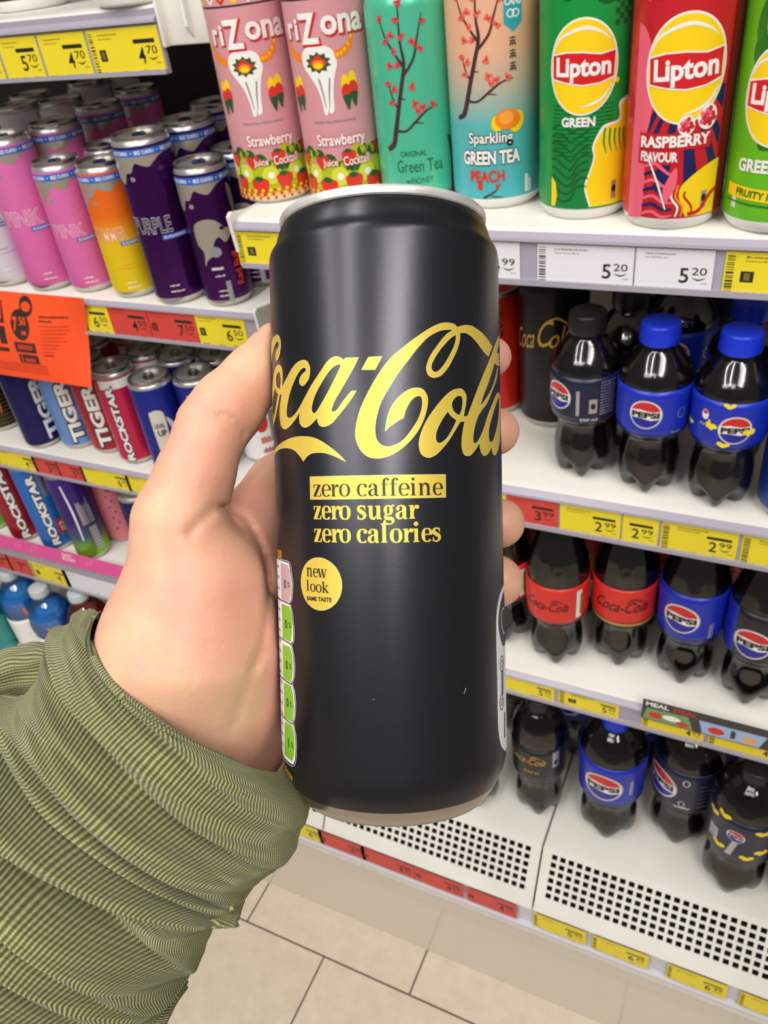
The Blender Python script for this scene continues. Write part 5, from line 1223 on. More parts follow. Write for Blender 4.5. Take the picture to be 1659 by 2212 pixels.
def serif_glyphs(w, t):
    """lower-case serif letters as filled strokes; w stem weight, t hairline; x-height 1"""
    def arc(cx, cy, rx, ry, a0, a1, w=w, t=t, n=22):
        P = []
        for i in range(n + 1):
            a = math.radians(a0 + (a1 - a0) * i / n); ww = t + (w - t) * abs(math.cos(a)) ** 1.3
            P.append((cx + (rx - ww / 2) * math.cos(a), cy + (ry - (t + (w - t) * 0) / 2) * math.sin(a), ww))
        return ('R', P)
    V = lambda x, y0, y1, ww=w: ('P', [(x, y0), (x + ww, y0), (x + ww, y1), (x, y1)])
    foot = lambda x, y=0, l=.09, r=.09: ('P', [(x - l, y), (x + w + r, y), (x + w + r, y + t * .8), (x + w, y + t * 1.6), (x, y + t * 1.6), (x - l, y + t * .8)])
    flag = lambda x, y: ('P', [(x - .10, y - t * .2), (x + w * .5, y), (x + w * .5, y - .16), (x, y - .12), (x - .10, y - t * 1.1)])
    ball = lambda x, y, r: ('P', [(x + r * math.cos(k * .5236), y + r * math.sin(k * .5236)) for k in range(12)])
    G = {}
    ow = .80 + w * .5
    G['o'] = (ow, [arc(ow / 2, .5, ow / 2, .52, 0, 360)])
    cw = .70 + w * .4
    G['c'] = (cw, [arc(ow / 2, .5, ow / 2, .52, 48, 312), ball(cw - w * .50, .80, w * .52)])
    G['e'] = (cw, [arc(ow / 2 * .95, .5, ow / 2 * .95, .52, 4, 316), ('P', [(w * .8, .50), (ow * .93, .50), (ow * .93, .50 + t * 1.1), (w * .8, .50 + t * 1.1)])])
    G['z'] = (.80, [('P', [(.06, 1), (.76, 1), (.76, 1 - t), (.06, 1 - t)]), ('P', [(.06, 1), (.06, .70), (.06 + t * .8, .70), (.06 + t * 1.9, 1 - t)]), ('P', [(.76 - w * 1.25, 1 - t), (.76, 1 - t), (.04 + w * 1.25, t), (.04, t)]), ('P', [(.04, 0), (.78, 0), (.78, t), (.04, t)]), ('P', [(.78, 0), (.78, .32), (.78 - t * .8, .32), (.78 - t * 2.1, t)])])
    G['r'] = (.62 + w * .2, [V(.12, 0, 1), foot(.12), flag(.12, 1), ('R', [(.12 + w, .62, t), (.12 + w + .10, .86, t * 1.4), (.12 + w + .22, .95, w * .8)]), ball(.12 + w + .27, .86, w * .54)])
    G['i'] = (.42 + w, [V(.18, 0, 1), foot(.18), flag(.18, 1), ball(.18 + w / 2, 1.34, w * .62)])
    G['n'] = (1.02 + w * .4, [V(.12, 0, 1), foot(.12, l=.08, r=.06), flag(.12, 1), ('R', [(.12 + w * .8, .70, t), (.12 + w + .10, .90, t * 1.5), (.12 + w + .24, .96, w * .7), (.66 + w * .35, .86, w), (.68 + w * .5, .66, w), (.68 + w * .5, .30, w), (.68 + w * .5, 0, w)]), foot(.68, l=.06, r=.09)])
    G['u'] = (1.02 + w * .4, [('R', [(.12 + w / 2, 1, w), (.12 + w / 2, .45, w), (.16 + w / 2, .14, w * .95), (.36 + w / 2, .05, w * .6), (.58, .14, t * 1.3), (.70, .30, t)]), flag(.12, 1), V(.68, 0, 1), flag(.68, 1), ('P', [(.68 + w, 0), (.68 + w + .11, 0), (.68 + w + .11, t), (.68 + w, t * 1.8)])])
    G['a'] = (.86 + w * .3, [('R', [(.16, .74, w * .95), (.22, .92, t * 1.6), (.42, .98, t * 1.3), (.54 + w * .3, .84, w), (.56 + w * .3, .60, w), (.56 + w * .3, .20, w), (.62 + w * .3, .06, w * .7), (.80 + w * .2, .05, t)]), ball(.17, .76, w * .50), ('R', [(.56, .58, t), (.34, .52, t * 1.5), (.16, .36, w * .9), (.15, .18, w), (.26, .04, t * 2), (.42, .05, t * 1.2), (.58, .20, t)])])
    G['f'] = (.56 + w * .3, [('R', [(.16 + w / 2, 0, w), (.16 + w / 2, 1.05, w), (.20 + w / 2, 1.30, w * .9), (.36 + w / 2, 1.43, t * 1.6), (.50 + w / 2, 1.40, t)]), ball(.47 + w / 2, 1.33, w * .46), foot(.16), ('P', [(0, .93), (.54 + w * .2, .93), (.54 + w * .2, .93 + t), (0, .93 + t)])])
    G['l'] = (.40 + w, [V(.14, 0, 1.42), foot(.14), flag(.14, 1.42)])
    G['s'] = (.74 + w * .2, [('R', [(.62, .80, t), (.54, .94, t * 1.6), (.36, .985, t * 1.6), (.18, .90, w * .7), (.16, .72, w), (.36, .55, w * 1.1), (.58, .40, w), (.60, .20, w * .85), (.44, .04, t * 1.7), (.22, .04, t * 1.5), (.10, .24, t)]), ('P', [(.60, 1), (.66, 1), (.66, .68), (.60, .68)]), ('P', [(.06, 0), (.12, 0), (.12, .34), (.06, .34)])])
    G['g'] = (.86 + w * .2, [arc(.40, .66, .34, .36, 0, 360, w=w * .9), ('R', [(.28, .34, t), (.16, .20, w * .7), (.30, .08, w * .9), (.60, .04, w), (.74, -.10, w * .8), (.66, -.30, t * 1.6), (.38, -.36, t * 1.4), (.12, -.28, w * .7), (.14, -.10, t * 1.6), (.30, .02, t)]), ('R', [(.62, .92, t), (.74, 1.0, t * 1.6), (.84, .96, w * .6)])])
    G['w'] = (1.36, [('R', [(.10, 1, w), (.34, .02, w)]), ('R', [(.66, 1, t * 1.4), (.40, .02, t)]), ('R', [(.64, 1, w), (.90, .02, w)]), ('R', [(1.24, 1, t * 1.4), (.94, .02, t)]), ('P', [(-.04, 1), (.30, 1), (.30, 1 - t), (-.04, 1 - t)]), ('P', [(.50, 1), (.80, 1), (.80, 1 - t), (.50, 1 - t)]), ('P', [(1.08, 1), (1.36, 1), (1.36, 1 - t), (1.08, 1 - t)])])
    G['k'] = (1.0, [V(.12, 0, 1.42), foot(.12), flag(.12, 1.42), ('R', [(.78, .98, t * 1.4), (.12 + w, .42, t)]), ('R', [(.36, .60, w), (.88, .03, w)]), ('P', [(.58, 1), (.94, 1), (.94, 1 - t), (.58, 1 - t)]), ('P', [(.62, 0), (1.02, 0), (1.02, t), (.62, t)])])
    G[' '] = (.42, [])
    return G
def serif_line(body, uL, uR, vL, vR, xh, m, layer, w, t, gap=.06):
    G = serif_glyphs(w, t); adv = 0; pos = []
    for ch in body: pos.append(adv); adv += G[ch][0] + gap
    adv -= gap; sx = (uR - uL) / adv
    for ch, x0 in zip(body, pos):
        for kind, P in G[ch][1]:
            if kind == 'P':
                pts = [(x0 + p[0], p[1]) for p in P]; art.poly([(uL + x * sx, vL + (vR - vL) * x / adv + y * xh) for x, y in pts], m, layer)
            else:
                _, L, R = ribbon([(x0 + p[0], p[1], p[2]) for p in P], 4); k = len(L)
                V = [(uL + x * sx, vL + (vR - vL) * x / adv + y * xh) for x, y in L + R]
                art.items.append((V, [(i, i + 1, k + i + 1, k + i) for i in range(k - 1)], m, layer))
        layer = layer
def spx(body, xl, yl, xr, yr, xhpx, m, layer, w, t, gap=.06):
    a1 = uv(xl, yl); a2 = uv(xr, yr); a3 = uv((xl + xr) / 2, (yl + yr) / 2 - xhpx); a4 = uv((xl + xr) / 2, (yl + yr) / 2)
    serif_line(body, a1[0], a2[0], a1[1], a2[1], a3[1] - a4[1], m, layer, w, t, gap)
spx('zero caffeine', 677, 1072.6, 955, 1069.0, 26.5, hink, 3, .20, .055)
spx('zero sugar', 677.5, 1121.6, 902, 1120.2, 29.5, hg, 2, .28, .075, .02)
spx('zero calories', 678.5, 1170.4, 954, 1169.0, 29.5, hg, 2, .28, .075, .02)
cu_, cv_ = uv(690.2, 1261.5)
art.disc(cu_, cv_, .0061, .0061, hg, 1, 60); art.ring(cu_, cv_, .0061, .0061, .00009, hge, 2, 60)
serif_line('new', cu_ - .0039, cu_ + .0022, cv_ + .0016, cv_ + .0014, .00205, hink, 3, .20, .07)
serif_line('look', cu_ - .0041, cu_ + .0026, cv_ - .0018, cv_ - .0020, .0018, hink, 3, .20, .07)
art.text('SAME TASTE', cu_ - .0004, cv_ - .0035, .0074, .0010, hink, 3, off=.03)
# nutrition tabs at the left
Lp = lambda *P: [uv(*p) for p in P]
outline = [(585, 1196), (597, 1203.5), (606, 1210), (624, 1216), (629.5, 1240), (632, 1262), (630, 1292), (627, 1305), (631, 1325), (634.3, 1358), (634, 1385), (629.5, 1392), (634, 1415), (636, 1440), (635, 1462), (631.5, 1478), (636, 1495), (638, 1520), (637, 1545), (634, 1564), (638, 1585), (639.6, 1612), (638, 1640), (633.5, 1652), (622, 1644), (612, 1632), (585, 1615)]
art.poly(Lp(*outline), hw, 1)
blocks = [([(606.7, 1214.5), (622, 1220.5), (627.3, 1233), (629.2, 1262), (628.5, 1282), (625.5, 1301), (608.5, 1294)], hpk), ([(609, 1303), (625, 1310), (629.2, 1324), (631.5, 1347), (630.8, 1370), (628.5, 1386.5), (611, 1378)], hgreen),
          ([(611, 1391), (626, 1397), (631.5, 1415), (633.2, 1438), (631.8, 1461), (628.4, 1474.5), (612.5, 1464)], hgreen), ([(613.5, 1473), (629, 1481.5), (633.8, 1502), (635.2, 1529), (632.5, 1560), (614.5, 1549.5)], hgreen), ([(615.5, 1557.5), (630.5, 1566.5), (635.2, 1583), (637.2, 1610), (635.8, 1631), (631.8, 1645.5), (615.5, 1629)], hgreen)]
for i, (P, m_) in enumerate(blocks):
    art.poly(Lp(*P), m_, 2); c = np.mean(np.array(P), axis=0); q = uv(c[0] - 1, c[1] + 4)
    art.text('1' if i == 4 else '0', q[0] - .0012, q[1], .0005 if i == 4 else .0014, .0022, hink, 3, off=.02); art.text('%', q[0] + .0010, q[1], .0012, .0014, hink, 3)
for P in ([(597, 1288), (608, 1296), (621, 1302), (627, 1305), (629, 1300)], [(600, 1371), (609, 1379), (622, 1387), (629, 1391), (631, 1386)], [(605, 1456), (612, 1466), (623, 1474), (630.5, 1477), (633, 1470)], [(608, 1541), (615, 1551), (626, 1560), (633, 1563), (635, 1557)]):
    art.stroke([uv(*p) + (.00028,) for p in P], hink, 4)
ol = [(600, 1202), (607, 1208), (625.5, 1214.5), (631, 1239), (633.6, 1262), (631.6, 1292), (628.6, 1305), (632.8, 1325), (636, 1358), (635.6, 1385), (631.2, 1392), (635.6, 1415), (637.7, 1440), (636.7, 1462), (633.2, 1478), (637.6, 1495), (639.7, 1520), (638.7, 1545), (635.7, 1564), (639.7, 1585), (641.3, 1612), (639.8, 1642), (634, 1655.5), (621, 1647), (611, 1635)]
art.stroke([uv(*p) + (.00014,) for p in ol], hge if False else hw, 3)
art.stroke([uv(p[0] - 1.9, p[1] + .8) + (.00012,) for p in ol], hink, 4)
qx = [uv(600, 1206), uv(609, 1206)]; art.rect(qx[0][0], uv(604, 1205)[1], qx[1][0], uv(604, 1188)[1], mat('held_can_ochre', (190, 130, 40), .4, .4), 1)
for k in range(5): art.rect(uv(612 + k * 4, 1660)[0], uv(620, 1656 + 3 * k)[1] - .0010, uv(615 + k * 4, 1660)[0], uv(620, 1650 + 3 * k)[1] - .0005, MATS['held_can_ochre'], 1)
for k in range(18):
    z = uv(600, 1225 + k * 22)[1]; art.rect(uv(598 + k * .6, 1225 + k * 22)[0], z, uv(603 + k * .6, 1225 + k * 22)[0], z + .0006, ink_grey, 2)
# white oval sticker on the right shoulder of the can wall
R6 = lambda P: pp(1050, 1240, 5.53, P)
def edge_poly(P, m_, L):
    Q = R6(P); art.poly(Q, m_, L)
rim_u = HR * math.radians(100)
zof = lambda y: uv(1085, y)[1]
left = catmull([(206, 135), (170, 220), (140, 350), (124, 470), (119, 600), (122, 900), (132, 1300), (138, 1700), (150, 1900), (180, 2050), (228, 2118)], False, 5)
Q = R6(left); top = Q[0]; bot = Q[-1]
art.poly(Q + [(rim_u, bot[1]), (rim_u, top[1])], hw, 1)
dk_l = catmull([(206, 215), (180, 300), (160, 400), (146, 550), (155, 700), (190, 840), (212, 858)], False, 5); Q = R6(dk_l)
art.poly(Q + [(rim_u * .97, Q[-1][1]), (rim_u * .97, Q[0][1])], hk, 2)
art.stroke([q + (.0004,) for q in R6([(208, 400), (190, 430), (178, 520), (184, 620), (205, 710), (213, 690)])], hw, 3)
for (x, y, s) in ((188, 1070, 1), (186, 1530, 1)):
    q = R6([(x, y)])[0]; art.ring(q[0], q[1], .0018, .0020, .0003, hink, 3, 20); art.ring(q[0] + .0001, q[1], .0009, .0010, .0003, hink, 3, 12)
for k in range(7):
    q = R6([(190, 1170 + k * 40)])[0]; art.rect(q[0] - .0006, q[1] - .0005, q[0] + .0010, q[1] + .0004, hink, 3); art.rect(q[0] + .0004, q[1] - .0009, q[0] + .0008, q[1] + .0009, hink, 3)
for k in range(5):
    q = R6([(218, 1680 + k * 60)])[0]; art.rect(q[0] - .0004, q[1] - .0007, q[0] + .0008, q[1] + .0006, hink, 3)
for px_, py_, l in ((1002, 1498, .0012), (806, 1512, .0002)):
    q = uv(px_, py_); art.stroke([(q[0], q[1], .00012), (q[0] + l * .5, q[1] + l, .00010)], hw, 2, smooth=False)
b.art(art, cyl_map(lambda v: HR), du=.0018, layer_h=.000030)
ob = b.build('body', held, angle=40)
l = B(); rt = .1430
l.lathe([(.0252, rt + .0018), (.0256, rt + .0018), (.02600, rt + .0021), (.0262, rt + .0028), (.0262, rt + .0035), (.0259, rt + .0040), (.0252, rt + .0042), (.0245, rt + .0036), (.0240, rt - .0006), (.0228, rt - .0034), (.0214, rt - .0032), (.0206, rt - .0014), (.0120, rt - .0012), (.0001, rt - .0012)], n, hrim)
held_lid = l.build('lid', held)
g = B(); V = []; F = []; N = 24
out = [(.0072 * math.sin(a), (.0125 if math.cos(a) < 0 else .0105) * math.cos(a)) for a in [2 * math.pi * i / N for i in range(N)]]
inn = [(.0038 * math.sin(a), -.0055 + .0036 * math.cos(a)) for a in [2 * math.pi * i / N for i in range(N)]]
for z in (rt - .0006, rt + .0006):
    for rg in (out, inn):
        for x, y in rg: V.append((x, -y, z))
for i in range(N):
    j = (i + 1) % N
    F += [(2 * N + i, 2 * N + j, 3 * N + j, 3 * N + i), (i, N + i, N + j, j), (i, j, 2 * N + j, 2 * N + i), (N + i, 3 * N + i, 3 * N + j, N + j)]
g.add(V, F, alu); g.build('pull_tab', held_lid)

# ------------------------------------------------------------------ the hand
# joints are given as (x, y, depth) measured in the photograph, depth and radius in millimetres
def J(x, y, d): return np.array([(x - CX) / FPX * d, -(y - CY) / FPX * d, -d])      # camera-aligned mm, y up, z towards viewer
class Field:
    def __init__(s, lo, hi, h):
        s.h = h; s.lo = np.array(lo, float)
        n = [int((b - a) / h) + 1 for a, b in zip(lo, hi)]
        ax = [lo[i] + h * np.arange(n[i]) for i in range(3)]
        s.X, s.Y, s.Z = np.meshgrid(*ax, indexing='ij', sparse=False)
        s.X = s.X.astype(np.float32); s.Y = s.Y.astype(np.float32); s.Z = s.Z.astype(np.float32)
        s.F = np.full(s.X.shape, 50.0, np.float32)
    def cone(s, a, b, ra, rb, sx=None):
        a = np.array(a, np.float32); b = np.array(b, np.float32); d = b - a; L2 = float(d @ d) + 1e-9
        t = np.clip(((s.X - a[0]) * d[0] + (s.Y - a[1]) * d[1] + (s.Z - a[2]) * d[2]) / L2, 0, 1)
        q = np.sqrt((s.X - a[0] - t * d[0]) ** 2 + (s.Y - a[1] - t * d[1]) ** 2 + (s.Z - a[2] - t * d[2]) ** 2)
        return q - (ra + (rb - ra) * t)
    def smin(s, D, k):
        h = np.maximum(k - np.abs(s.F - D), 0) / k
        s.F = np.minimum(s.F, D) - h * h * k * 0.25
def surface_nets(F, lo, h):
    S = F < 0
    nx, ny, nz = F.shape
    c = np.zeros((nx - 1, ny - 1, nz - 1), np.int8)
    for i in (0, 1):
        for j in (0, 1):
            for k in (0, 1): c += S[i:nx - 1 + i, j:ny - 1 + j, k:nz - 1 + k]
    act = (c > 0) & (c < 8); idx = np.full(act.shape, -1, np.int64); ids = np.argwhere(act); idx[act] = np.arange(len(ids))
    acc = np.zeros((len(ids), 3)); cnt = np.zeros(len(ids))
    corners = [(i, j, k) for i in (0, 1) for j in (0, 1) for k in (0, 1)]
    for a in corners:
        for d in range(3):
            if a[d] == 1: continue
            b_ = list(a); b_[d] = 1
            fa = F[ids[:, 0] + a[0], ids[:, 1] + a[1], ids[:, 2] + a[2]]; fb = F[ids[:, 0] + b_[0], ids[:, 1] + b_[1], ids[:, 2] + b_[2]]
            m = (fa < 0) != (fb < 0); t = np.where(m, fa / np.where(m, fa - fb, 1), 0)
            p = np.array(a, float)[None].repeat(len(ids), 0); p[:, d] += t
            acc[m] += p[m]; cnt[m] += 1
    V = (ids + acc / cnt[:, None]) * h + lo
    Q = []
    for d in range(3):
        sl = [slice(1, n - 1) for n in F.shape]; A = [slice(1, n - 1) for n in F.shape]; Bs = list(A)
        A[d] = slice(0, F.shape[d] - 1); Bs[d] = slice(1, F.shape[d])
        a = S[tuple(A)]; b_ = S[tuple(Bs)]; e = np.argwhere(a != b_)
        u, v = (d + 1) % 3, (d + 2) % 3
        e2 = e.copy(); e2[:, u] += 1; e2[:, v] += 1
        sgn = a[tuple(e.T)]
        def at(du, dv):
            g_ = e2.copy(); g_[:, u] -= du; g_[:, v] -= dv; return idx[g_[:, 0], g_[:, 1], g_[:, 2]]
        q = np.stack([at(1, 1), at(0, 1), at(0, 0), at(1, 0)], 1)
        q[~sgn] = q[~sgn][:, ::-1]
        Q.append(q)
    return V, np.concatenate(Q)
HSTEP = 0.9
f = Field((-92, -112, -262), (54, 58, -150), HSTEP)
def chain(joints, radii, k0=6, ks=2.5):
    D = None
    for i in range(len(joints) - 1):
        d_ = f.cone(joints[i], joints[i + 1], radii[i], radii[i + 1])
        if D is None: D = d_
        else:
            h_ = np.maximum(ks - np.abs(D - d_), 0) / ks; D = np.minimum(D, d_) - h_ * h_ * ks * .25
    return D
# forearm, wrist, palm, thenar
f.smin(f.cone(J(60, 2060, 206), J(400, 1640, 218), 20, 18), 4)
f.smin(f.cone(J(408, 1610, 220), J(400, 1400, 212), 18, 21.5), 12)
f.smin(f.cone(J(404, 1400, 210), J(388, 1130, 203), 22.3, 10.4), 7)
f.smin(f.cone(J(470, 1500, 216), J(450, 1260, 208), 18, 15), 8)
f.smin(f.cone(J(540, 1620, 236), J(600, 1270, 236), 17, 13), 12)
f.smin(f.cone(J(600, 1480, 240), J(640, 1240, 244), 16, 14), 10)
f.smin(f.cone(J(520, 1150, 224), J(612, 1062, 236), 9.5, 11), 10)
f.smin(f.cone(J(640, 1420, 246), J(660, 1150, 246), 12, 12), 8)
# thumb
thumb = chain([J(384, 1130, 203), J(422, 1025, 203), J(458, 925, 206), J(494, 878, 208), J(550, 812, 211), J(594, 738, 213)], [10.4, 9.5, 8.9, 9.0, 7.8, 5.2])
f.smin(thumb, 6)
# fingers behind the can
F_ = [([J(612, 1062, 238), J(720, 960, 252), J(835, 880, 252), J(975, 800, 245), J(1062, 771, 227.5)], [11.0, 9.2, 8.6, 7.6, 5.6]),
      ([J(622, 1160, 242), J(730, 1085, 255), J(842, 1015, 254), J(985, 950, 246), J(1070, 932, 225.5)], [11.0, 9.6, 8.8, 8.0, 6.7]),
      ([J(632, 1270, 244), J(730, 1220, 255), J(842, 1170, 254), J(985, 1138, 246), J(1080, 1130, 224.5)], [11.0, 9.4, 8.6, 7.8, 6.9]),
      ([J(650, 1380, 244), J(740, 1330, 252), J(842, 1285, 250), J(975, 1262, 243), J(1073, 1256, 224.5)], [10.5, 8.8, 8.2, 7.6, 7.3])]
for js, rs_ in F_: 
    f.smin(chain(js, rs_), 3.0)
# pads pressed flat against the can wall
cax = np.array([(840.5 - CX) / FPX * 208.6, 0, -208.6]); cu = -np.array([0.0225, -1.0, -0.030]); cu /= np.linalg.norm(cu)
Xr = [f.X - cax[0], f.Y - cax[1], f.Z - cax[2]]; dt = Xr[0] * cu[0] + Xr[1] * cu[1] + Xr[2] * cu[2]
rad = np.sqrt((Xr[0] - dt * cu[0]) ** 2 + (Xr[1] - dt * cu[1]) ** 2 + (Xr[2] - dt * cu[2]) ** 2)
Dc = 29.05 - rad; k = 1.6
h_ = np.maximum(k - np.abs(f.F - Dc), 0) / k
f.F = np.maximum(f.F, Dc) + h_ * h_ * k * .25
# creases: shallow grooves along photographed skin folds, on the viewer's side
PXf = f.X / (-f.Z) * FPX + CX; PYf = -f.Y / (-f.Z) * FPX + CY
def groove(pts, depth, width, zmin=-222):
    best = np.full(f.F.shape, 1e9, np.float32)
    near = np.abs(f.F) < 3
    px = PXf[near]; py = PYf[near]; bb = np.full(px.shape, 1e9, np.float32)
    for a, b_ in zip(pts[:-1], pts[1:]):
        dx, dy = b_[0] - a[0], b_[1] - a[1]; L2 = dx * dx + dy * dy
        t = np.clip(((px - a[0]) * dx + (py - a[1]) * dy) / L2, 0, 1)
        bb = np.minimum(bb, (px - a[0] - t * dx) ** 2 + (py - a[1] - t * dy) ** 2)
    add = depth * np.exp(-bb / width ** 2) * (f.Z[near] > zmin)
    f.F[near] += add
groove(catmull([(470, 895), (500, 905), (519, 925), (527, 940)], False, 4), .8, 5)
groove(catmull([(380, 905), (396, 915), (412, 915)], False, 4), .4, 6, -230)
groove(catmull([(478, 1094), (520, 1110), (552, 1150), (574, 1210), (580, 1290), (570, 1380), (545, 1450)], False, 6), 1.1, 8, -240)
groove(catmull([(466, 1095), (440, 1120), (410, 1150)], False, 4), .8, 10)
groove(catmull([(575, 1400), (550, 1450), (520, 1520), (500, 1580)], False, 6), .35, 12, -240)
groove(catmull([(480, 1095), (510, 1130), (545, 1140)], False, 4), .5, 8)
rs2 = np.random.RandomState(3)
V, Q = surface_nets(f.F, f.lo, HSTEP)
# gentle smoothing
nV = len(V); E_ = np.concatenate([Q[:, [0, 1]], Q[:, [1, 2]], Q[:, [2, 3]], Q[:, [3, 0]]]); E_ = np.concatenate([E_, E_[:, ::-1]])
deg = np.bincount(E_[:, 0], minlength=nV)[:, None]
for it in range(5):
    S_ = np.zeros_like(V)
    for c in range(3): S_[:, c] = np.bincount(E_[:, 0], weights=V[E_[:, 1], c], minlength=nV)
    V = V + (0.5 if it % 2 == 0 else -0.46) * (S_ / deg - V)
camR = np.stack([ROT[:, 0], -ROT[:, 1], -ROT[:, 2]], 1)
W = EYE + (V / 1000.0) @ camR.T
def skin_fn(m, nt, b):
    tc = nd(nt, 'ShaderNodeTexCoord')
    n1 = nd(nt, 'ShaderNodeTexNoise'); n1.inputs['Scale'].default_value = 34; n1.inputs['Detail'].default_value = 3
    cr = nd(nt, 'ShaderNodeValToRGB'); e = cr.color_ramp.elements; e[0].position = .34; e[0].color = lin((219, 175, 143)); e[1].position = .78; e[1].color = lin((212, 147, 128)); x = e.new(.52); x.color = lin((216, 161, 136))
    n2 = nd(nt, 'ShaderNodeTexNoise'); n2.inputs['Scale'].default_value = 240; n2.inputs['Detail'].default_value = 5
    mx = nd(nt, 'ShaderNodeMix', data_type='RGBA', blend_type='OVERLAY'); mx.inputs['Factor'].default_value = .10
    nt.links.new(tc.outputs['Object'], n1.inputs['Vector']); nt.links.new(tc.outputs['Object'], n2.inputs['Vector'])
    nt.links.new(n1.outputs['Fac'], cr.inputs['Fac']); nt.links.new(cr.outputs['Color'], mx.inputs['A']); nt.links.new(n2.outputs['Color'], mx.inputs['B']); nt.links.new(mx.outputs['Result'], b.inputs['Base Color'])
    # fine skin lines
    wv = nd(nt, 'ShaderNodeTexVoronoi', feature='DISTANCE_TO_EDGE'); wv.inputs['Scale'].default_value = 900
    mp = nd(nt, 'ShaderNodeMapping'); mp.inputs['Scale'].default_value = (1, 1, 2.2); mp.inputs['Rotation'].default_value = (.4, .2, .6)
    bu = nd(nt, 'ShaderNodeBump'); bu.inputs['Strength'].default_value = .35; bu.inputs['Distance'].default_value = .00016
    b2_ = nd(nt, 'ShaderNodeBump'); b2_.inputs['Strength'].default_value = .35; b2_.inputs['Distance'].default_value = .0006
    n3 = nd(nt, 'ShaderNodeTexNoise'); n3.inputs['Scale'].default_value = 150; n3.inputs['Detail'].default_value = 3
    nt.links.new(tc.outputs['Object'], mp.inputs['Vector']); nt.links.new(mp.outputs['Vector'], wv.inputs['Vector']); nt.links.new(wv.outputs['Distance'], bu.inputs['Height'])
    nt.links.new(tc.outputs['Object'], n3.inputs['Vector']); nt.links.new(n3.outputs['Fac'], b2_.inputs['Height']); nt.links.new(b2_.outputs['Normal'], bu.inputs['Normal']); nt.links.new(bu.outputs['Normal'], b.inputs['Normal'])
    b.inputs['Subsurface Weight'].default_value = .35; b.inputs['Subsurface Radius'].default_value = (1.0, .35, .2); b.inputs['Subsurface Scale'].default_value = .0035
skin = mat('skin', (230, 176, 150), .46, spec=.4, fn=skin_fn)
wrist_pt = P3(250, 1750, .21)
person = empty('person', tuple(wrist_pt), 0, 'left hand and wrist in an olive knitted sleeve gripping the black can', 'person')
me = bpy.data.meshes.new('hand'); me.from_pydata([tuple(v) for v in (W - wrist_pt)], [], [tuple(int(i) for i in q) for q in Q]); me.materials.append(skin)
me.polygons.foreach_set('use_smooth', [True] * len(Q)); me.update()
hand = bpy.data.objects.new('hand', me); COL.objects.link(hand); hand.parent = person
# thumb nail: a curved plate on the outer side of the thumb tip
nail = mat('thumb_nail', (236, 190, 170), .28, coat=.4)
a_, b_ = J(550, 812, 211), J(594, 738, 213); ax = (b_ - a_) / np.linalg.norm(b_ - a_)
nrm = np.array([-.74, .56, -.20]); nrm -= ax * nrm.dot(ax); nrm /= np.linalg.norm(nrm); sd = np.cross(ax, nrm)
cc = J(569, 780, 211.8)
V = []; F = []; NU, NV = 12, 14
for k, dz in ((0, .45), (1, -.5)):
    for j in range(NV + 1):
        for i in range(NU + 1):
            a = (i / NU - .5) * 1.7; t = (j / NV - .5) * 2
            w_ = math.sqrt(max(0, 1 - abs(t) ** 4)) * .35 + .65
            r_ = 6.75 - t * 1.35 + dz * .5
            p = cc + ax * t * 5.6 + (nrm * math.cos(a * w_) + sd * math.sin(a * w_)) * r_
            V.append(tuple((EYE + camR @ (p / 1000.0)) - wrist_pt))
N1 = (NU + 1) * (NV + 1)
for j in range(NV):
    for i in range(NU):
        k = j * (NU + 1) + i; F.append((k, k + 1, k + NU + 2, k + NU + 1)); F.append((N1 + k, N1 + k + NU + 1, N1 + k + NU + 2, N1 + k + 1))
for i in range(NU): F.append((i, N1 + i, N1 + i + 1, i + 1)); k = NV * (NU + 1) + i; F.append((k, k + 1, N1 + k + 1, N1 + k))
for j in range(NV): k = j * (NU + 1); F.append((k, k + NU + 1, N1 + k + NU + 1, N1 + k)); k += NU; F.append((k, N1 + k, N1 + k + NU + 1, k + NU + 1))
g = B(); g.add(V, F, nail); g.build('thumb_nail', hand)

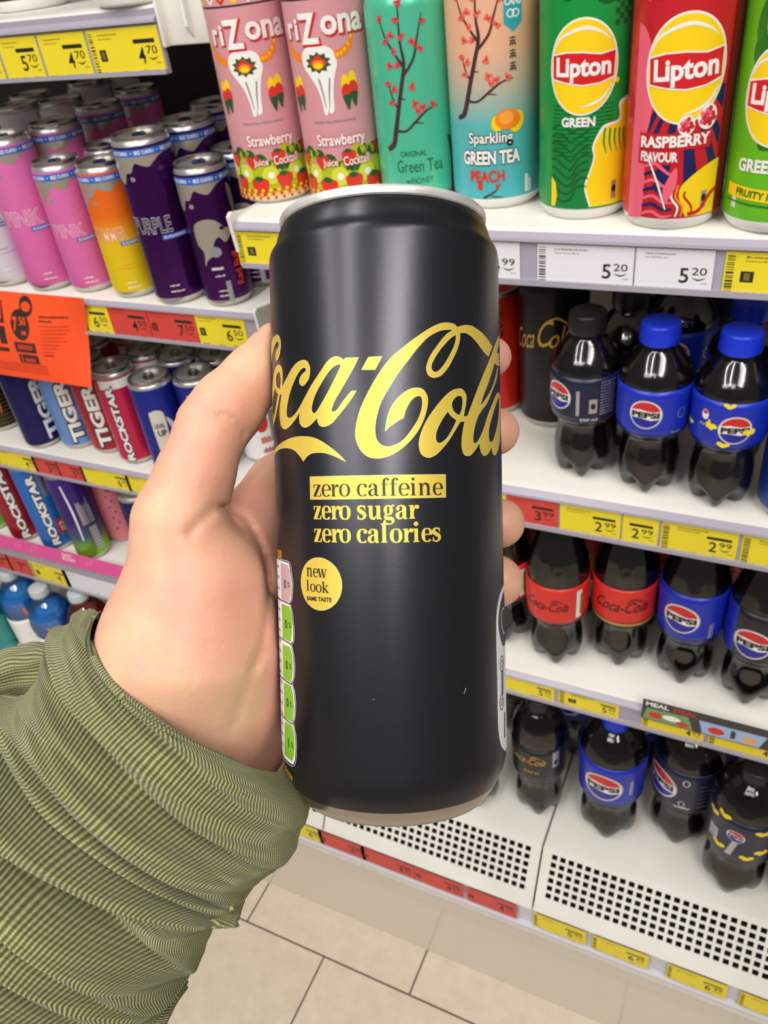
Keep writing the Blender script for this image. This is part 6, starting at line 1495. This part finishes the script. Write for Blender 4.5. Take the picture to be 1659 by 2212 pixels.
# ------------------------------------------------------------------ the sleeve
def knit_fn(m, nt, b):
    uvn = nd(nt, 'ShaderNodeUVMap'); uvn.uv_map = 'UVMap'; sp = nd(nt, 'ShaderNodeSeparateXYZ'); nt.links.new(uvn.outputs[0], sp.inputs[0])
    no = nd(nt, 'ShaderNodeTexNoise'); no.inputs['Scale'].default_value = 90; no.inputs['Detail'].default_value = 3
    tc = nd(nt, 'ShaderNodeTexCoord'); nt.links.new(tc.outputs['Object'], no.inputs['Vector'])
    def mth(op, a, b_=None):
        x = nd(nt, 'ShaderNodeMath', operation=op)
        for i, v in enumerate((a, b_)):
            if v is None: continue
            if hasattr(v, 'links') or hasattr(v, 'is_linked'): nt.links.new(v, x.inputs[i])
            else: x.inputs[i].default_value = v
        return x.outputs[0]
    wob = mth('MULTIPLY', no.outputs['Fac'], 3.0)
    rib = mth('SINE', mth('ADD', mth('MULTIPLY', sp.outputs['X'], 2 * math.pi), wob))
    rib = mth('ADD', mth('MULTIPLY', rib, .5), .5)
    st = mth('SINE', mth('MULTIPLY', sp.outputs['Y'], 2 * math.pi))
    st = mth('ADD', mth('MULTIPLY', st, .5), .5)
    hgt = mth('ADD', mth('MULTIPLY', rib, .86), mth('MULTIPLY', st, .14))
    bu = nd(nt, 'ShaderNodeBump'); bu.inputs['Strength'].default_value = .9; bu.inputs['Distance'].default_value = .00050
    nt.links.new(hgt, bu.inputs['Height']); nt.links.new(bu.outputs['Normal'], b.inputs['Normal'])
    cr = nd(nt, 'ShaderNodeValToRGB'); e = cr.color_ramp.elements; e[0].position = .12; e[0].color = lin((84, 83, 52)); e[1].position = .95; e[1].color = lin((166, 163, 110)); x = e.new(.5); x.color = lin((132, 130, 84))  # groove shade between the ribs painted into the colour by rib height
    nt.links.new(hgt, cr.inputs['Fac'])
    n2 = nd(nt, 'ShaderNodeTexNoise'); n2.inputs['Scale'].default_value = 28; n2.inputs['Detail'].default_value = 4; nt.links.new(tc.outputs['Object'], n2.inputs['Vector'])
    c2 = nd(nt, 'ShaderNodeValToRGB'); c2.color_ramp.elements[0].position = .3; c2.color_ramp.elements[0].color = (.82, .86, .80, 1); c2.color_ramp.elements[1].position = .7; c2.color_ramp.elements[1].color = (1, 1, 1, 1); nt.links.new(n2.outputs['Fac'], c2.inputs['Fac'])
    mx = nd(nt, 'ShaderNodeMix', data_type='RGBA', blend_type='MULTIPLY'); mx.inputs['Factor'].default_value = 1
    nt.links.new(cr.outputs['Color'], mx.inputs['A']); nt.links.new(c2.outputs['Color'], mx.inputs['B']); nt.links.new(mx.outputs['Result'], b.inputs['Base Color'])
    b.inputs['Sheen Weight'].default_value = .25; b.inputs['Sheen Roughness'].default_value = .5
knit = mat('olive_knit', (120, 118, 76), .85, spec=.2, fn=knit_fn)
def tube(name, secs, thick, NT, NS, ribs, courses, folds, sag=(0, 0), power=2.0, parent=None, tilt=0.0):
    """secs: (xL,yL,xR,yR,depth_mm) along the arm; folds(t,s)->mm outward"""
    S = np.array(secs, float); n = len(S); tt = np.linspace(0, n - 1, NT)
    def cm(col):
        o = []
        for t in tt:
            i = min(int(t), n - 2); u = t - i
            p0, p1, p2, p3 = S[max(i - 1, 0), col], S[i, col], S[i + 1, col], S[min(i + 2, n - 1), col]
            o.append(.5 * (2 * p1 + (p2 - p0) * u + (2 * p0 - 5 * p1 + 4 * p2 - p3) * u * u + (3 * p1 - p0 - 3 * p2 + p3) * u ** 3))
        return np.array(o)
    c = [cm(k) for k in range(5)]
    V = []; UV = []
    for ti in range(NT):
        t = tt[ti]; d = c[4][ti]
        L = J(c[0][ti], c[1][ti], d + tilt); R = J(c[2][ti], c[3][ti], d - tilt); ctr = (L + R) / 2; half = (R - L) / 2; hl = np.linalg.norm(half)
        th = thick(t) if callable(thick) else thick
        e1 = half / hl; e2 = np.array([0, 0, 1.0]); e2 -= e1 * e1.dot(e2); e2 /= np.linalg.norm(e2)
        sg = np.array([sag[0], sag[1], 0.0])
        for si in range(NS):
            a = 2 * math.pi * si / NS; ca, sa = math.cos(a), math.sin(a)
            pc = math.copysign(abs(ca) ** (2 / power), ca); ps = math.copysign(abs(sa) ** (2 / power), sa)
            ps_s = abs(ps) if ps > 0 or t > 3 else abs(ps) * 1.25
            nrm = e1 * ca * th / max(hl, th) + e2 * sa; nrm /= np.linalg.norm(nrm) + 1e-9
            uu = (1 - pc) / 2; fd = max(0.0, 1 - t / 2.6); sg = np.array([sag[0] * (1 - fd), sag[1] + ((-6.6 + 12.0 * uu) * fd if sag[1] else 0), 0.0])
            p = ctr - half * pc + e2 * th * (1.0 if ps > 0 else 1.0 + 1.0 * max(0.0, 1 - t / 5.0)) * ps + sg * ps_s + nrm * folds(t, a)
            V.append(tuple((EYE + camR @ (p / 1000.0)) - wrist_pt))
    me = bpy.data.meshes.new(name); F = []; U = []
    for j in range(NT - 1):
        for i in range(NS):
            i2 = (i + 1) % NS; F.append((j * NS + i, (j + 1) * NS + i, (j + 1) * NS + i2, j * NS + i2))
            y0, y1 = tt[j] * courses, tt[j + 1] * courses; x0, x1 = i / NS * ribs, (i + 1) / NS * ribs
            U += [x0, y0, x0, y1, x1, y1, x1, y0]
    me.from_pydata(V, [], F); me.materials.append(knit)
    ul = me.uv_layers.new(name='UVMap'); ul.data.foreach_set('uv', U)
    me.polygons.foreach_set('use_smooth', [True] * len(F)); me.update()
    o = bpy.data.objects.new(name, me); COL.objects.link(o); o.parent = parent
    md = o.modifiers.new('cloth thickness', 'SOLIDIFY'); md.thickness = .0011; md.offset = -1
    return o
rnd = random.Random(11)
ph = [rnd.uniform(0, 6.28) for _ in range(20)]
valleys = [(0.85, 1.5, .15), (1.55, 2.8, .16), (2.45, 4.6, .24), (3.7, 1.4, .2), (4.7, 3.0, .18), (5.45, 5.2, .26), (6.3, 2.6, .17), (7.2, 4.8, .24), (8.1, 3.0, .2), (8.9, 4.6, .24), (9.9, 3.0, .2), (10.9, 4.6, .3), (12.2, 4, .35)]
def folds_main(t, a):
    w = 0
    for i, (tv, dp, wd) in enumerate(valleys):
        c = tv + .34 * math.sin(a * 1.0 + ph[i]) + .13 * math.sin(2.3 * a + ph[i + 3]) + .05 * math.sin(6 * a + ph[i + 5])
        q = (t - c) / (wd * 1.5); amp = dp * (.6 + .4 * math.sin(a * 1.5 + ph[i + 7]) ** 2)
        w -= (1.7 + 1.5 * min(1, max(0, (t - 2) / 2))) * amp * math.exp(-abs(q) ** 1.2) * (1 if t > .5 else t * 2)
    w += 2.4 * math.exp(-((t - 3.6) / .7) ** 2) + 1.6 * math.exp(-((t - 7.7) / .5) ** 2) + 1.2 * math.exp(-((t - 5.9) / .3) ** 2)
    w += .5 * math.sin(t * 9 + 2.2 * math.sin(a * 2 + ph[1])) + .28 * math.sin(t * 17 + 3 * math.sin(a * 3))
    w += .35 * math.sin(a * 5 + t * 1.2)
    if t < .5: w -= (0.5 - t) ** 2 * 4          # rolled hem
    return w * (1 - .5 * max(0, math.cos(a)) ** 8 - .80 * max(0, -math.cos(a)) ** 4)
secs = [(214, 1330, 604, 1662, 205), (196, 1318, 662, 1738, 206), (150, 1364, 645, 1795, 204), (112, 1425, 618, 1852, 202), (70, 1500, 564, 1890, 199), (10, 1545, 526, 1918, 196), (-40, 1600, 486, 1950, 193), (-90, 1660, 446, 2022, 190), (-140, 1720, 398, 2088, 187), (-190, 1790, 372, 2138, 184), (-240, 1860, 326, 2158, 181), (-290, 1950, 286, 2192, 178), (-330, 2060, 266, 2245, 175), (-380, 2200, 262, 2330, 170), (-440, 2340, 240, 2480, 165)]
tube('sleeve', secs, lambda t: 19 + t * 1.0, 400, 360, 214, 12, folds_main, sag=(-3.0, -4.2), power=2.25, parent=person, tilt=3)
def folds_b(t, a): return .9 * math.sin(a * 7 + 1.5 * math.sin(t * 2)) * .6 + .8 * math.sin(t * 2.2 + a) + .3 * math.sin(t * 7 + 3 * a)
tube('sleeve_fold', [(190, 1385, 180, 1440, 222), (120, 1390, 130, 1492, 221), (40, 1402, 60, 1500, 220), (-40, 1430, -20, 1525, 218), (-160, 1440, -120, 1560, 214)], 9, 70, 110, 50, 12, folds_b, parent=person)
